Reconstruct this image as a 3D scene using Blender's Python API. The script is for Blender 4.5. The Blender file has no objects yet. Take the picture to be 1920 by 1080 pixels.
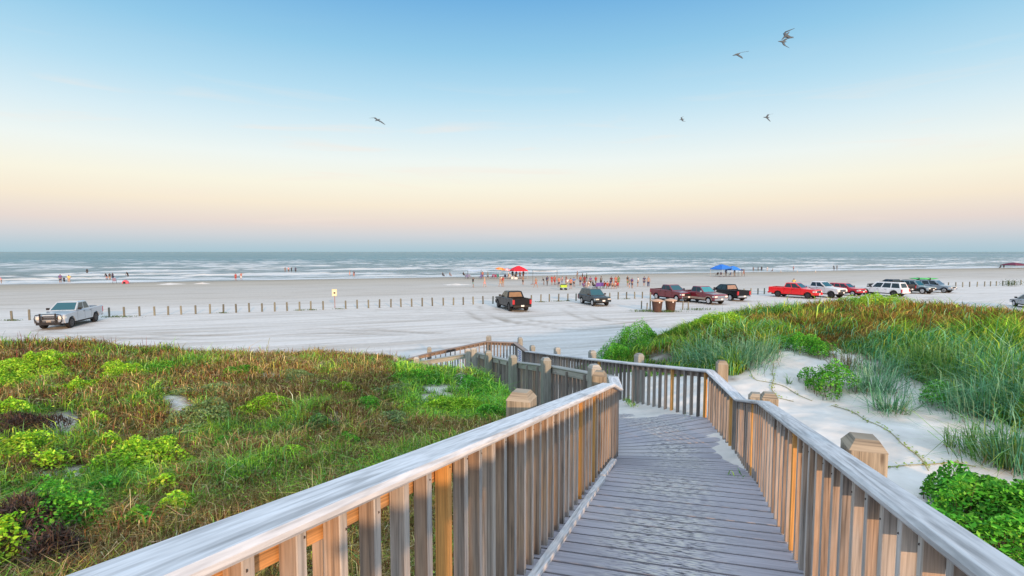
import bpy, bmesh, math, random
import numpy as np
from mathutils import Vector, Matrix
random.seed(7); RNG = np.random.default_rng(11)
sc = bpy.context.scene
COL = sc.collection
# ------------------------------------------------------------------ camera
F = 980.0; PITCH = math.atan(68/980); CP, SP = math.cos(PITCH), math.sin(PITCH); EYE = 6.0
cam_d = bpy.data.cameras.new('camera'); cam = bpy.data.objects.new('camera', cam_d); COL.objects.link(cam)
cam.location = (0, 0, EYE); cam.rotation_euler = (math.radians(90)-PITCH, 0, 0)
cam_d.sensor_width = 36; cam_d.lens = 36*F/1920; cam_d.clip_start = 0.05; cam_d.clip_end = 60000
sc.camera = cam
# ------------------------------------------------------------------ world
SUN_EL = math.radians(11); SUN_DIR = Vector((0.36, -0.93, 0)).normalized()
def s2l(c):
    return tuple(((v/255)/12.92 if v/255 <= .04045 else ((v/255+.055)/1.055)**2.4) for v in c)
W = bpy.data.worlds.new("World"); sc.world = W; W.use_nodes = True
nt = W.node_tree; N = nt.nodes; L = nt.links; N.clear()
out = N.new('ShaderNodeOutputWorld'); bg = N.new('ShaderNodeBackground'); bg.inputs['Strength'].default_value = 1.0
L.new(bg.outputs[0], out.inputs[0])
sky = N.new('ShaderNodeTexSky'); sky.sky_type = 'NISHITA'; sky.sun_disc = False; sky.sun_elevation = SUN_EL
sky.sun_rotation = math.atan2(SUN_DIR.x, SUN_DIR.y)
tc = N.new('ShaderNodeTexCoord'); sep = N.new('ShaderNodeSeparateXYZ'); L.new(tc.outputs['Generated'], sep.inputs[0])
def ramp_node(nt, stops, interp='LINEAR'):
    r = nt.nodes.new('ShaderNodeValToRGB'); r.color_ramp.interpolation = interp
    e = r.color_ramp.elements
    while len(e) > 1: e.remove(e[-1])
    e[0].position = stops[0][0]; e[0].color = (*stops[0][1], 1)
    for p, c in stops[1:]:
        k = e.new(p); k.color = (*c, 1)
    return r
east = ramp_node(nt, [(0.0, s2l((172,202,216))), (0.012, s2l((186,207,219))), (0.03, s2l((211,214,220))), (0.052, s2l((234,220,214))), (0.085, s2l((251,237,215))),
    (0.12, s2l((253,248,229))), (0.165, s2l((243,250,246))), (0.215, s2l((220,241,249))), (0.275, s2l((186,226,246))), (0.345, s2l((150,206,238))),
    (0.43, s2l((112,178,228))), (0.58, (.35,.52,.80)), (0.8, (1.05,1.25,1.5)), (1.0, (1.45,1.65,1.9))])
L.new(sep.outputs['Z'], east.inputs[0])
west = ramp_node(nt, [(0.0, (.95, .78, .65)), (0.15, (1.05, .98, .9)), (0.4, (.85, .98, 1.12)), (0.8, (1.1, 1.32, 1.6)), (1.0, (1.45, 1.65, 1.9))])
L.new(sep.outputs['Z'], west.inputs[0])
mr = N.new('ShaderNodeMapRange'); mr.inputs['From Min'].default_value = 0.35; mr.inputs['From Max'].default_value = -0.75
mr.interpolation_type = 'SMOOTHSTEP'; L.new(sep.outputs['Y'], mr.inputs['Value'])
mixw = N.new('ShaderNodeMixRGB'); L.new(mr.outputs[0], mixw.inputs[0]); L.new(east.outputs[0], mixw.inputs[1]); L.new(west.outputs[0], mixw.inputs[2])
# faint high wisps
mp = N.new('ShaderNodeMapping'); mp.inputs['Scale'].default_value = (1.6, 1.6, 16); L.new(tc.outputs['Generated'], mp.inputs[0])
nz = N.new('ShaderNodeTexNoise'); nz.inputs['Scale'].default_value = 2.4; nz.inputs['Detail'].default_value = 6; nz.inputs['Distortion'].default_value = .6
L.new(mp.outputs[0], nz.inputs['Vector'])
wr = ramp_node(nt, [(0.575, (0,0,0)), (0.74, (1,1,1))]); L.new(nz.outputs[0], wr.inputs[0])
zm = ramp_node(nt, [(0.02, (0,0,0)), (0.09, (.42,.42,.42)), (0.2, (.40,.40,.40)), (0.3, (0.03,.03,.03)), (.4, (0,0,0))]); L.new(sep.outputs['Z'], zm.inputs[0])
mu = N.new('ShaderNodeMath'); mu.operation = 'MULTIPLY'; L.new(wr.outputs[0], mu.inputs[0]); L.new(zm.outputs[0], mu.inputs[1])
cl = N.new('ShaderNodeMixRGB'); cl.inputs[2].default_value = (*s2l((255,236,222)), 1)
L.new(mu.outputs[0], cl.inputs[0]); L.new(mixw.outputs[0], cl.inputs[1])
sk = N.new('ShaderNodeVectorMath'); sk.operation = 'SCALE'; sk.inputs['Scale'].default_value = 0.10; L.new(sky.outputs[0], sk.inputs[0])
fin = N.new('ShaderNodeMixRGB'); fin.inputs[0].default_value = 0.06
L.new(cl.outputs[0], fin.inputs[1]); L.new(sk.outputs[0], fin.inputs[2]); L.new(fin.outputs[0], bg.inputs[0])
# ------------------------------------------------------------------ sun
sd = bpy.data.lights.new('sun', 'SUN'); sd.energy = 4.2; sd.angle = math.radians(1.2); sd.color = (1.0, .60, .32)
so = bpy.data.objects.new('sun', sd); COL.objects.link(so); so.location = (10, -20, 30)
to_sun = Vector((SUN_DIR.x*math.cos(SUN_EL), SUN_DIR.y*math.cos(SUN_EL), math.sin(SUN_EL)))
so.rotation_euler = to_sun.to_track_quat('Z', 'Y').to_euler()
sc.view_settings.view_transform = 'Standard'; sc.view_settings.look = 'None'; sc.view_settings.exposure = 0.0; sc.view_settings.gamma = 1
sc.cycles.max_bounces = 6; sc.cycles.transparent_max_bounces = 8
# ------------------------------------------------------------------ helpers
def at(x, y, z=0.0):
    u = (x-960)/F; v = (540-y)/F
    d = Vector((u, CP+SP*v, -SP+CP*v)); t = (z-EYE)/d.z
    return Vector((0, 0, EYE)) + d*t
def aty(x, y, Y):
    u = (x-960)/F; v = (540-y)/F
    d = Vector((u, CP+SP*v, -SP+CP*v)); return Vector((0, 0, EYE)) + d*(Y/d.y)
def proj(P):
    d = P[:,1]*CP + (EYE-P[:,2])*SP; v = (P[:,2]-EYE)*CP + P[:,1]*SP
    d = np.maximum(d, 1e-3)
    return 960+F*P[:,0]/d, 540-F*v/d
def tag(o, label=None, cat=None, group=None, kind=None):
    if label: o['label'] = label
    if cat: o['category'] = cat
    if group: o['group'] = group
    if kind: o['kind'] = kind
    return o
def empty(name, loc=(0,0,0), rz=0, label=None, cat=None, group=None, kind=None):
    o = bpy.data.objects.new(name, None); COL.objects.link(o); o.location = loc; o.rotation_euler = (0,0,rz); o.empty_display_size = .1
    return tag(o, label, cat, group, kind)
def link(name, me, parent=None):
    o = bpy.data.objects.new(name, me); COL.objects.link(o)
    if parent is not None: o.parent = parent
    return o
class MB:
    def __init__(s): s.v = []; s.f = []; s.uv = []; s.mi = []
    def add(s, vs, fs, uvs=None, mi=0):
        b = len(s.v); s.v += [tuple(p) for p in vs]
        for k, f in enumerate(fs):
            s.f.append([b+i for i in f]); s.mi.append(mi)
            s.uv.append(uvs[k] if uvs else [(vs[i][0]+vs[i][1]*.7, vs[i][2]) for i in f])
        return s
    def build(s, name, mat, parent=None, smooth=False):
        me = bpy.data.meshes.new(name); me.from_pydata(s.v, [], s.f)
        uvl = me.uv_layers.new(name='UVMap')
        flat = [c for f in s.uv for p in f for c in p]; uvl.data.foreach_set('uv', flat)
        for m in (mat if isinstance(mat, (list, tuple)) else [mat]): me.materials.append(m)
        me.polygons.foreach_set('material_index', s.mi)
        if smooth: me.polygons.foreach_set('use_smooth', [True]*len(me.polygons))
        me.update()
        return link(name, me, parent)
def V(*a): return Vector(a)
def bar(mb, p0, p1, side, w, h, bev=.006, up=None, e0=None, e1=None):
    """rectangular bar with chamfered long edges; side = unit width axis"""
    p0, p1 = Vector(p0), Vector(p1); ax = (p1-p0); ln = ax.length; ax.normalize()
    side = Vector(side).normalized(); up = Vector(up).normalized() if up is not None else side.cross(ax).normalized()
    if up is not None and abs(up.z) > .2 and up.z < 0: up = -up
    a, b = w/2, h/2; c = bev
    prof = [(-a+c,-b),(a-c,-b),(a,-b+c),(a,b-c),(a-c,b),(-a+c,b),(-a,b-c),(-a,-b+c)]
    o = random.uniform(0, 60); ov = random.uniform(0, 9)
    per = [0]
    for i in range(8):
        q, r = prof[i], prof[(i+1) % 8]; per.append(per[-1]+math.hypot(q[0]-r[0], q[1]-r[1]))
    vs = []
    for P, e in ((p0, e0), (p1, e1)):
        for x, y in prof: vs.append(P+side*x+up*y)
    fs, uv = [], []
    for i in range(8):
        j = (i+1) % 8; fs.append([i, j, 8+j, 8+i])
        uv.append([(o, ov+per[i]), (o, ov+per[i+1]), (o+ln, ov+per[i+1]), (o+ln, ov+per[i])])
    fs.append(list(range(7,-1,-1))); uv.append([(o+prof[i][0], ov+prof[i][1]) for i in range(7,-1,-1)])
    fs.append(list(range(8,16))); uv.append([(o+prof[i][0], ov+prof[i][1]) for i in range(8)])
    # fix winding
    n = (vs[1]-vs[0]).cross(vs[9]-vs[1])
    if n.dot((vs[0]+vs[1])/2-(p0)) < 0: fs = [f[::-1] for f in fs]; uv = [u[::-1] for u in uv]
    mb.add(vs, fs, uv)
def box(mb, c, s, rz=0, mi=0):
    c = Vector(c); R = Matrix.Rotation(rz, 3, 'Z')
    vs = [c+R@Vector((x*s[0]/2, y*s[1]/2, z*s[2]/2)) for x in (-1,1) for y in (-1,1) for z in (-1,1)]
    mb.add(vs, [[0,1,3,2],[4,6,7,5],[0,4,5,1],[2,3,7,6],[0,2,6,4],[1,5,7,3]], None, mi)
def lathe(mb, prof, c=(0,0,0), n=16, axis='Z', mi=0):
    c = Vector(c); vs = []; fs = []
    for r, h in prof:
        for k in range(n):
            t = 2*math.pi*k/n; x, y = r*math.cos(t), r*math.sin(t)
            vs.append(c+(Vector((x,y,h)) if axis == 'Z' else Vector((x,h,y)) if axis == 'Y' else Vector((h,x,y))))
    for i in range(len(prof)-1):
        for k in range(n):
            j = (k+1) % n; f = [i*n+k, i*n+j, (i+1)*n+j, (i+1)*n+k]; fs.append(f if axis != 'Y' else f[::-1])
    fs.append([*range(n)][::-1] if axis != 'Y' else [*range(n)]); b = (len(prof)-1)*n
    fs.append([*range(b, b+n)] if axis != 'Y' else [*range(b, b+n)][::-1])
    mb.add(vs, fs, None, mi)
def tube(mb, pts, r, n=6, mi=0):
    pts = [Vector(p) for p in pts]; rs = r if isinstance(r, (list, tuple)) else [r]*len(pts)
    vs = []; fs = []
    for i, p in enumerate(pts):
        d = (pts[min(i+1, len(pts)-1)]-pts[max(i-1, 0)]).normalized()
        a = d.cross(Vector((0,0,1)) if abs(d.z) < .9 else Vector((1,0,0))).normalized(); b = d.cross(a)
        for k in range(n):
            t = 2*math.pi*k/n; vs.append(p+(a*math.cos(t)+b*math.sin(t))*rs[i])
    for i in range(len(pts)-1):
        for k in range(n):
            j = (k+1) % n; fs.append([i*n+k, (i+1)*n+k, (i+1)*n+j, i*n+j])
    fs.append([*range(n)]); fs.append([*range((len(pts)-1)*n, len(pts)*n)][::-1])
    mb.add(vs, fs, None, mi)
def fast_mesh(name, verts, loops, starts, cols=None, mat=None, smooth=False):
    me = bpy.data.meshes.new(name)
    me.vertices.add(len(verts)); me.vertices.foreach_set('co', np.ascontiguousarray(verts, dtype=np.float32).ravel())
    me.loops.add(len(loops)); me.loops.foreach_set('vertex_index', np.ascontiguousarray(loops, dtype=np.int32))
    me.polygons.add(len(starts)); me.polygons.foreach_set('loop_start', np.ascontiguousarray(starts, dtype=np.int32))
    if smooth: me.polygons.foreach_set('use_smooth', np.ones(len(starts), dtype=bool))
    me.update(calc_edges=True)
    if cols is not None:
        a = me.color_attributes.new('tint', 'FLOAT_COLOR', 'POINT')
        c = np.ones((len(verts), 4), dtype=np.float32); c[:, :3] = cols; a.data.foreach_set('color', c.ravel())
    if mat: me.materials.append(mat)
    return me
# numpy value noise
def _h(ix, iy, seed):
    n = (ix.astype(np.int64)*374761393 + iy.astype(np.int64)*668265263 + seed*974634777) & 0x7fffffff
    n = ((n ^ (n >> 13))*1274126177) & 0x7fffffff
    return ((n ^ (n >> 16)) & 0xffff)/65535.0
def vnoise(x, y, seed=0):
    x0 = np.floor(x); y0 = np.floor(y); fx = x-x0; fy = y-y0; fx = fx*fx*(3-2*fx); fy = fy*fy*(3-2*fy)
    a = _h(x0, y0, seed); b = _h(x0+1, y0, seed); c = _h(x0, y0+1, seed); d = _h(x0+1, y0+1, seed)
    return a*(1-fx)*(1-fy)+b*fx*(1-fy)+c*(1-fx)*fy+d*fx*fy
def fbm(x, y, seed=0, o=4):
    s = 0; a = .5; t = 0
    for k in range(o):
        s = s + a*vnoise(x*2**k+k*17.3, y*2**k+k*5.1, seed+k); t += a; a *= .5
    return s/t
# ------------------------------------------------------------------ materials
def newmat(name, rough=.6, col=(.5,.5,.5), metal=0, spec=.5):
    m = bpy.data.materials.new(name); m.use_nodes = True; p = m.node_tree.nodes['Principled BSDF']
    p.inputs['Base Color'].default_value = (*col, 1); p.inputs['Roughness'].default_value = rough; p.inputs['Metallic'].default_value = metal
    p.inputs['Specular IOR Level'].default_value = spec
    return m, m.node_tree, p
_mc = {}
def plain(name, col, rough=.6, metal=0, var=.12, coat=0):
    k = (name, col)
    if k in _mc: return _mc[k]
    m, t, p = newmat(name, rough, col, metal)
    n = t.nodes.new('ShaderNodeTexNoise'); n.inputs['Scale'].default_value = 3.5; n.inputs['Detail'].default_value = 4
    c = t.nodes.new('ShaderNodeTexCoord'); t.links.new(c.outputs['Object'], n.inputs['Vector'])
    r = ramp_node(t, [(0.3, tuple(v*(1-var) for v in col)), (0.7, tuple(min(1, v*(1+var)) for v in col))])
    t.links.new(n.outputs[0], r.inputs[0]); t.links.new(r.outputs[0], p.inputs['Base Color'])
    if max(col) < .03: p.inputs['Specular IOR Level'].default_value = .25
    if coat: p.inputs['Coat Weight'].default_value = coat; p.inputs['Coat Roughness'].default_value = .08
    _mc[k] = m; return m
def wood(name, stops, grain=.55, gs=34, rough=.75, bump=.25, blot=.9):
    """weathered timber: grain follows the UV length axis; tone changes from piece to piece"""
    m, t, p = newmat(name, rough); n, l = t.nodes, t.links
    uv = n.new('ShaderNodeUVMap'); oi = n.new('ShaderNodeObjectInfo')
    add = n.new('ShaderNodeVectorMath'); add.operation = 'ADD'; l.new(uv.outputs[0], add.inputs[0])
    sc_ = n.new('ShaderNodeVectorMath'); sc_.operation = 'SCALE'; sc_.inputs[0].default_value = (37, 11, 0); l.new(oi.outputs['Random'], sc_.inputs['Scale']); l.new(sc_.outputs[0], add.inputs[1])
    def nse(s, det, dist, sx):
        mm = n.new('ShaderNodeMapping'); mm.inputs['Scale'].default_value = sx; l.new(add.outputs[0], mm.inputs[0])
        q = n.new('ShaderNodeTexNoise'); q.inputs['Scale'].default_value = s; q.inputs['Detail'].default_value = det; q.inputs['Distortion'].default_value = dist
        l.new(mm.outputs[0], q.inputs['Vector']); return q
    g = nse(1, 5, 1.6, (.8, gs, 1)); b = nse(1, 3, .5, (.9, 7, 1)); fi = nse(1, 4, .2, (6, gs*4, 1))
    tone = n.new('ShaderNodeMath'); tone.operation = 'MULTIPLY_ADD'; tone.inputs[1].default_value = .75; l.new(oi.outputs['Random'], tone.inputs[0])
    off = n.new('ShaderNodeMath'); off.operation = 'MULTIPLY_ADD'; off.inputs[1].default_value = blot; off.inputs[2].default_value = -.33*blot/.9+(.0 if blot > .8 else .05); l.new(b.outputs[0], off.inputs[0]); l.new(off.outputs[0], tone.inputs[2])
    r = ramp_node(t, stops); l.new(tone.outputs[0], r.inputs[0])
    gr = ramp_node(t, [(.3, (1-grain,)*3), (.5, (1,1,1)), (.72, (1.12,)*3)]); l.new(g.outputs[0], gr.inputs[0])
    f2 = ramp_node(t, [(.35, (.8,)*3), (.6, (1.06,)*3)]); l.new(fi.outputs[0], f2.inputs[0])
    m1 = n.new('ShaderNodeMixRGB'); m1.blend_type = 'MULTIPLY'; m1.inputs[0].default_value = 1; l.new(r.outputs[0], m1.inputs[1]); l.new(gr.outputs[0], m1.inputs[2])
    m2 = n.new('ShaderNodeMixRGB'); m2.blend_type = 'MULTIPLY'; m2.inputs[0].default_value = 1; l.new(m1.outputs[0], m2.inputs[1]); l.new(f2.outputs[0], m2.inputs[2])
    # knots
    km = n.new('ShaderNodeMapping'); km.inputs['Scale'].default_value = (1.3, 5.5, 1); l.new(add.outputs[0], km.inputs[0])
    vo = n.new('ShaderNodeTexVoronoi'); vo.inputs['Scale'].default_value = 1.0; l.new(km.outputs[0], vo.inputs['Vector'])
    kr = ramp_node(t, [(.03, (.25,.2,.17)), (.08, (1,1,1))]); l.new(vo.outputs['Distance'], kr.inputs[0])
    m3 = n.new('ShaderNodeMixRGB'); m3.blend_type = 'MULTIPLY'; m3.inputs[0].default_value = .8; l.new(m2.outputs[0], m3.inputs[1]); l.new(kr.outputs[0], m3.inputs[2])
    l.new(m3.outputs[0], p.inputs['Base Color'])
    bp = n.new('ShaderNodeBump'); bp.inputs['Strength'].default_value = bump; bp.inputs['Distance'].default_value = .004
    l.new(g.outputs[0], bp.inputs['Height']); l.new(bp.outputs[0], p.inputs['Normal'])
    return m
M_BAL = wood('weathered_tan_wood', [(0, (.12,.10,.09)), (.22, (.34,.25,.185)), (.42, (.29,.26,.24)), (.6, (.47,.32,.21)), (.8, (.38,.355,.335)), (1, (.52,.46,.40))], grain=.6)
M_GREY = wood('weathered_grey_wood', [(0, (.13,.12,.115)), (.3, (.24,.215,.20)), (.6, (.30,.285,.27)), (.85, (.34,.26,.20)), (1, (.42,.40,.385))])
M_FACE = wood('pale_baluster_face', [(0, (.30,.30,.295)), (.4, (.44,.42,.40)), (.7, (.50,.44,.38)), (1, (.60,.58,.56))], grain=.45, gs=26)  # paler wood for the baluster faces turned to the walkway
M_HOLE = plain('rusty_screw', (.05,.035,.03), .7)
M_NEW = wood('new_orange_wood', [(0, (.50,.25,.07)), (1, (.72,.40,.13))], grain=.4)
M_CAP = wood('silvered_rail_wood', [(0, (.48,.49,.50)), (.5, (.62,.63,.645)), (1, (.76,.77,.785))], grain=.42, gs=16, bump=.35, blot=.4)
M_CAPD = wood('brown_rail_wood', [(0, (.20,.16,.14)), (1, (.36,.29,.25))])
M_BACK = wood('amber_rail_board_wood', [(0, (.45,.22,.08)), (.6, (.68,.36,.14)), (1, (.72,.45,.22))], grain=.5, gs=46)
M_POST = wood('weathered_post_wood', [(0, (.19,.17,.125)), (.35, (.29,.245,.18)), (.65, (.36,.32,.25)), (1, (.33,.33,.30))], grain=.6)
M_PGREY = wood('grey_post_wood', [(0, (.25,.27,.25)), (.6, (.36,.37,.35)), (1, (.46,.46,.44))], grain=.35)
M_BOLL = wood('bollard_wood', [(0, (.11,.11,.09)), (1, (.27,.27,.21))])
# deck
M_DECK, t, p = newmat('worn_deck_boards', .7, spec=.3); n, l = t.nodes, t.links
uv = n.new('ShaderNodeUVMap'); sp_ = n.new('ShaderNodeSeparateXYZ'); l.new(uv.outputs[0], sp_.inputs[0])
def dn(scale, det, s=1., dist=0):
    mm = n.new('ShaderNodeMapping'); mm.inputs['Scale'].default_value = scale; l.new(uv.outputs[0], mm.inputs[0])
    q = n.new('ShaderNodeTexNoise'); q.inputs['Scale'].default_value = s; q.inputs['Detail'].default_value = det; q.inputs['Distortion'].default_value = dist
    l.new(mm.outputs[0], q.inputs['Vector']); return q
g = dn((2.2, 45, 1), 5, 1, .6); big = dn((.9, .7, 1), 3); scr = dn((13, 62, 1), 8, 1, .4)
base = ramp_node(t, [(.25, (.30,.30,.345)), (.5, (.41,.405,.455)), (.75, (.52,.505,.52))]); l.new(big.outputs[0], base.inputs[0])
gr = ramp_node(t, [(.3, (.70,)*3), (.55, (1,1,1)), (.75, (1.12,)*3)]); l.new(g.outputs[0], gr.inputs[0])
m1 = n.new('ShaderNodeMixRGB'); m1.blend_type = 'MULTIPLY'; m1.inputs[0].default_value = 1; l.new(base.outputs[0], m1.inputs[1]); l.new(gr.outputs[0], m1.inputs[2])
# worn centre strip: |u| small
ab = n.new('ShaderNodeMath'); ab.operation = 'ABSOLUTE'; l.new(sp_.outputs['X'], ab.inputs[0])
cm = n.new('ShaderNodeMapRange'); cm.inputs['From Min'].default_value = .55; cm.inputs['From Max'].default_value = .2; l.new(ab.outputs[0], cm.inputs['Value'])
bn = n.new('ShaderNodeMapRange'); bn.inputs['From Min'].default_value = .35; bn.inputs['From Max'].default_value = .6; l.new(big.outputs[0], bn.inputs['Value'])
cmb = n.new('ShaderNodeMath'); cmb.operation = 'MULTIPLY_ADD'; l.new(cm.outputs[0], cmb.inputs[0]); l.new(bn.outputs[0], cmb.inputs[1])
half = n.new('ShaderNodeMath'); half.operation = 'MULTIPLY'; half.inputs[1].default_value = .35; l.new(cm.outputs[0], half.inputs[0]); l.new(half.outputs[0], cmb.inputs[2])
dark = ramp_node(t, [(.41, (1,1,1)), (.455, (0,0,0))]); l.new(scr.outputs[0], dark.inputs[0])
lite = ramp_node(t, [(.51, (0,0,0)), (.57, (1,1,1))]); l.new(scr.outputs[0], lite.inputs[0])
a1 = n.new('ShaderNodeMath'); a1.operation = 'MULTIPLY'; a1.use_clamp = True; l.new(cmb.outputs[0], a1.inputs[0]); l.new(dark.outputs[0], a1.inputs[1])
a2 = n.new('ShaderNodeMath'); a2.operation = 'MULTIPLY'; a2.use_clamp = True; l.new(cmb.outputs[0], a2.inputs[0]); l.new(lite.outputs[0], a2.inputs[1])
x1 = n.new('ShaderNodeMixRGB'); x1.inputs[2].default_value = (.07,.07,.08,1); l.new(a1.outputs[0], x1.inputs[0]); l.new(m1.outputs[0], x1.inputs[1])
x2 = n.new('ShaderNodeMixRGB'); x2.inputs[2].default_value = (.56,.55,.50,1); l.new(a2.outputs[0], x2.inputs[0]); l.new(x1.outputs[0], x2.inputs[1])
l.new(x2.outputs[0], p.inputs['Base Color'])
bp = n.new('ShaderNodeBump'); bp.inputs['Strength'].default_value = .15; bp.inputs['Distance'].default_value = .003; l.new(scr.outputs[0], bp.inputs['Height']); l.new(bp.outputs[0], p.inputs['Normal'])

def tint_mat(name, rough=.8, trans=.2, spec=.08):
    m, t, p = newmat(name, rough, spec=spec); n, l = t.nodes, t.links
    a = n.new('ShaderNodeAttribute'); a.attribute_name = 'tint'; l.new(a.outputs['Color'], p.inputs['Base Color'])
    if trans:
        tr = n.new('ShaderNodeBsdfTranslucent'); l.new(a.outputs['Color'], tr.inputs[0]); mx = n.new('ShaderNodeMixShader'); mx.inputs[0].default_value = trans
        l.new(p.outputs[0], mx.inputs[1]); l.new(tr.outputs[0], mx.inputs[2]); l.new(mx.outputs[0], n['Material Output'].inputs[0])
    return m
M_LEAF = tint_mat('foliage'); M_DRY = tint_mat('dry_twigs', .8, 0, .1)

SH = Vector((.941, .339, 0)); NR = Vector((-.339, .941, 0)); N0 = 125.7     # along the shore, out to sea
def pos_SN(t):
    """object-space position turned into along-shore (X) and to-sea (Y) coordinates"""
    n, l = t.nodes, t.links
    g = n.new('ShaderNodeNewGeometry'); r = n.new('ShaderNodeVectorRotate'); r.rotation_type = 'Z_AXIS'; r.inputs['Angle'].default_value = -math.atan2(.339, .941)
    l.new(g.outputs['Position'], r.inputs['Vector']); return r
def sand_material(name, beach):
    m, t, p = newmat(name, .85, spec=.25); n, l = t.nodes, t.links
    r = pos_SN(t)
    def nse(scale, det, dist=0):
        mm = n.new('ShaderNodeMapping'); mm.inputs['Scale'].default_value = scale; l.new(r.outputs[0], mm.inputs[0])
        q = n.new('ShaderNodeTexNoise'); q.inputs['Scale'].default_value = 1; q.inputs['Detail'].default_value = det; q.inputs['Distortion'].default_value = dist
        l.new(mm.outputs[0], q.inputs['Vector']); return q
    fine = nse((3, 3, 3), 8); mid = nse((.9, 1.2, 1), 5, .5)
    if beach:
        sp = n.new('ShaderNodeSeparateXYZ'); l.new(r.outputs[0], sp.inputs[0])
        wob = nse((.02, .05, 1), 4); wv = n.new('ShaderNodeMath'); wv.operation = 'MULTIPLY_ADD'; wv.inputs[1].default_value = 22; l.new(wob.outputs[0], wv.inputs[0]); l.new(sp.outputs['Y'], wv.inputs[2])
        dv = n.new('ShaderNodeMath'); dv.operation = 'DIVIDE'; dv.inputs[1].default_value = 160; l.new(wv.outputs[0], dv.inputs[0])
        base = ramp_node(t, [(.2, (.62,.615,.60)), (.46, (.59,.58,.55)), (.55, (.49,.465,.42)), (.66, (.47,.45,.41)), (.76, (.42,.385,.32)), (.83, (.33,.29,.23)), (.855, (.15,.14,.125)), (1, (.13,.125,.12))])
        l.new(dv.outputs[0], base.inputs[0])
        st = nse((.035, .42, 1), 6, 1.4); st2 = nse((.12, 1.9, 1), 4, .8)
        f1 = ramp_node(t, [(.33, (.80,.78,.75)), (.46, (1,1,1)), (.7, (1.05,)*3)]); l.new(st.outputs[0], f1.inputs[0])
        f2 = ramp_node(t, [(.34, (.86,.84,.82)), (.45, (1,1,1))]); l.new(st2.outputs[0], f2.inputs[0])
        a = n.new('ShaderNodeMixRGB'); a.blend_type = 'MULTIPLY'; a.inputs[0].default_value = .9; l.new(base.outputs[0], a.inputs[1]); l.new(f1.outputs[0], a.inputs[2])
        b = n.new('ShaderNodeMixRGB'); b.blend_type = 'MULTIPLY'; b.inputs[0].default_value = .9; l.new(a.outputs[0], b.inputs[1]); l.new(f2.outputs[0], b.inputs[2])
        at_ = n.new('ShaderNodeAttribute'); at_.attribute_name = 'tint'; sa = n.new('ShaderNodeSeparateXYZ'); l.new(at_.outputs['Vector'], sa.inputs[0])
        rm = n.new('ShaderNodeMixRGB'); rm.inputs[2].default_value = (.30,.27,.23,1); rf = n.new('ShaderNodeMath'); rf.operation = 'MULTIPLY'; rf.inputs[1].default_value = .95; l.new(sa.outputs['X'], rf.inputs[0]); l.new(rf.outputs[0], rm.inputs[0]); l.new(b.outputs[0], rm.inputs[1])
        src = rm.outputs[0]
        rr = ramp_node(t, [(.8, (.9,)*3), (.86, (.25,)*3)]); l.new(dv.outputs[0], rr.inputs[0]); l.new(rr.outputs[0], p.inputs['Roughness'])
    else:
        base = ramp_node(t, [(.3, (.58,.555,.51)), (.7, (.74,.72,.68))]); l.new(mid.outputs[0], base.inputs[0])
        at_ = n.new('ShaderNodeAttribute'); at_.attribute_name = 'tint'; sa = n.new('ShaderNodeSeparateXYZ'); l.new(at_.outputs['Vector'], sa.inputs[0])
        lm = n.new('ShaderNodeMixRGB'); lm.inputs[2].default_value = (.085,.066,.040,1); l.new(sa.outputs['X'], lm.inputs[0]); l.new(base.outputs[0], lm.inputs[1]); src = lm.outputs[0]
    f3 = ramp_node(t, [(.3, (.93,)*3), (.7, (1.05,)*3)]); l.new(fine.outputs[0], f3.inputs[0])
    c = n.new('ShaderNodeMixRGB'); c.blend_type = 'MULTIPLY'; c.inputs[0].default_value = 1; l.new(src, c.inputs[1]); l.new(f3.outputs[0], c.inputs[2])
    l.new(c.outputs[0], p.inputs['Base Color'])
    # footprints and ripples
    vm = n.new('ShaderNodeMapping'); vm.inputs['Scale'].default_value = (2.6, 2.6, 1); l.new(r.outputs[0], vm.inputs[0])
    vo = n.new('ShaderNodeTexVoronoi'); vo.feature = 'SMOOTH_F1'; vo.inputs['Scale'].default_value = 1; vo.inputs['Smoothness'].default_value = .6; l.new(vm.outputs[0], vo.inputs['Vector'])
    ad = n.new('ShaderNodeMath'); ad.operation = 'ADD'; l.new(vo.outputs['Distance'], ad.inputs[0]); l.new(mid.outputs[0], ad.inputs[1])
    ad2 = n.new('ShaderNodeMath'); ad2.operation = 'MULTIPLY_ADD'; ad2.inputs[1].default_value = .35; l.new(fine.outputs[0], ad2.inputs[0]); l.new(ad.outputs[0], ad2.inputs[2])
    bp = n.new('ShaderNodeBump'); bp.inputs['Strength'].default_value = .5 if not beach else .3; bp.inputs['Distance'].default_value = .09; l.new(ad2.outputs[0], bp.inputs['Height']); l.new(bp.outputs[0], p.inputs['Normal'])
    return m
M_BEACH = sand_material('beach_sand', True); M_SAND = sand_material('dune_sand', False)
# ------------------------------------------------------------------ beach sheet (slopes under the sea), one sheet
def SNtoXY(S, Nn): return S*.941-Nn*.339, S*.339+Nn*.941
def beach_z(Nn): return np.where(Nn < 112, 0.0, -(Nn-112)*.014)
def grid_mesh(name, X, Y, Z, mat, cols=None, smooth=True):
    a, b = X.shape; idx = np.arange(a*b).reshape(a, b)
    q = np.stack([idx[:-1,:-1], idx[1:,:-1], idx[1:,1:], idx[:-1,1:]], -1).reshape(-1, 4)
    return fast_mesh(name, np.stack([X, Y, Z], -1).reshape(-1, 3), q.ravel(), np.arange(len(q))*4, cols, mat, smooth)
ss = np.concatenate([[-20000, -3000], np.arange(-420, -60, 5.0), np.arange(-60, 72, .45), np.arange(75, 521, 5.0), [3000, 20000]]); nn = np.concatenate([[-20000, -800, -60, -20], np.arange(-8, 16, 2.5), np.arange(16, 78, .30), np.arange(78, 170, 2.0), [300, 2000]])
S_, N_ = np.meshgrid(ss, nn, indexing='ij'); X_, Y_ = SNtoXY(S_, N_)
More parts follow.
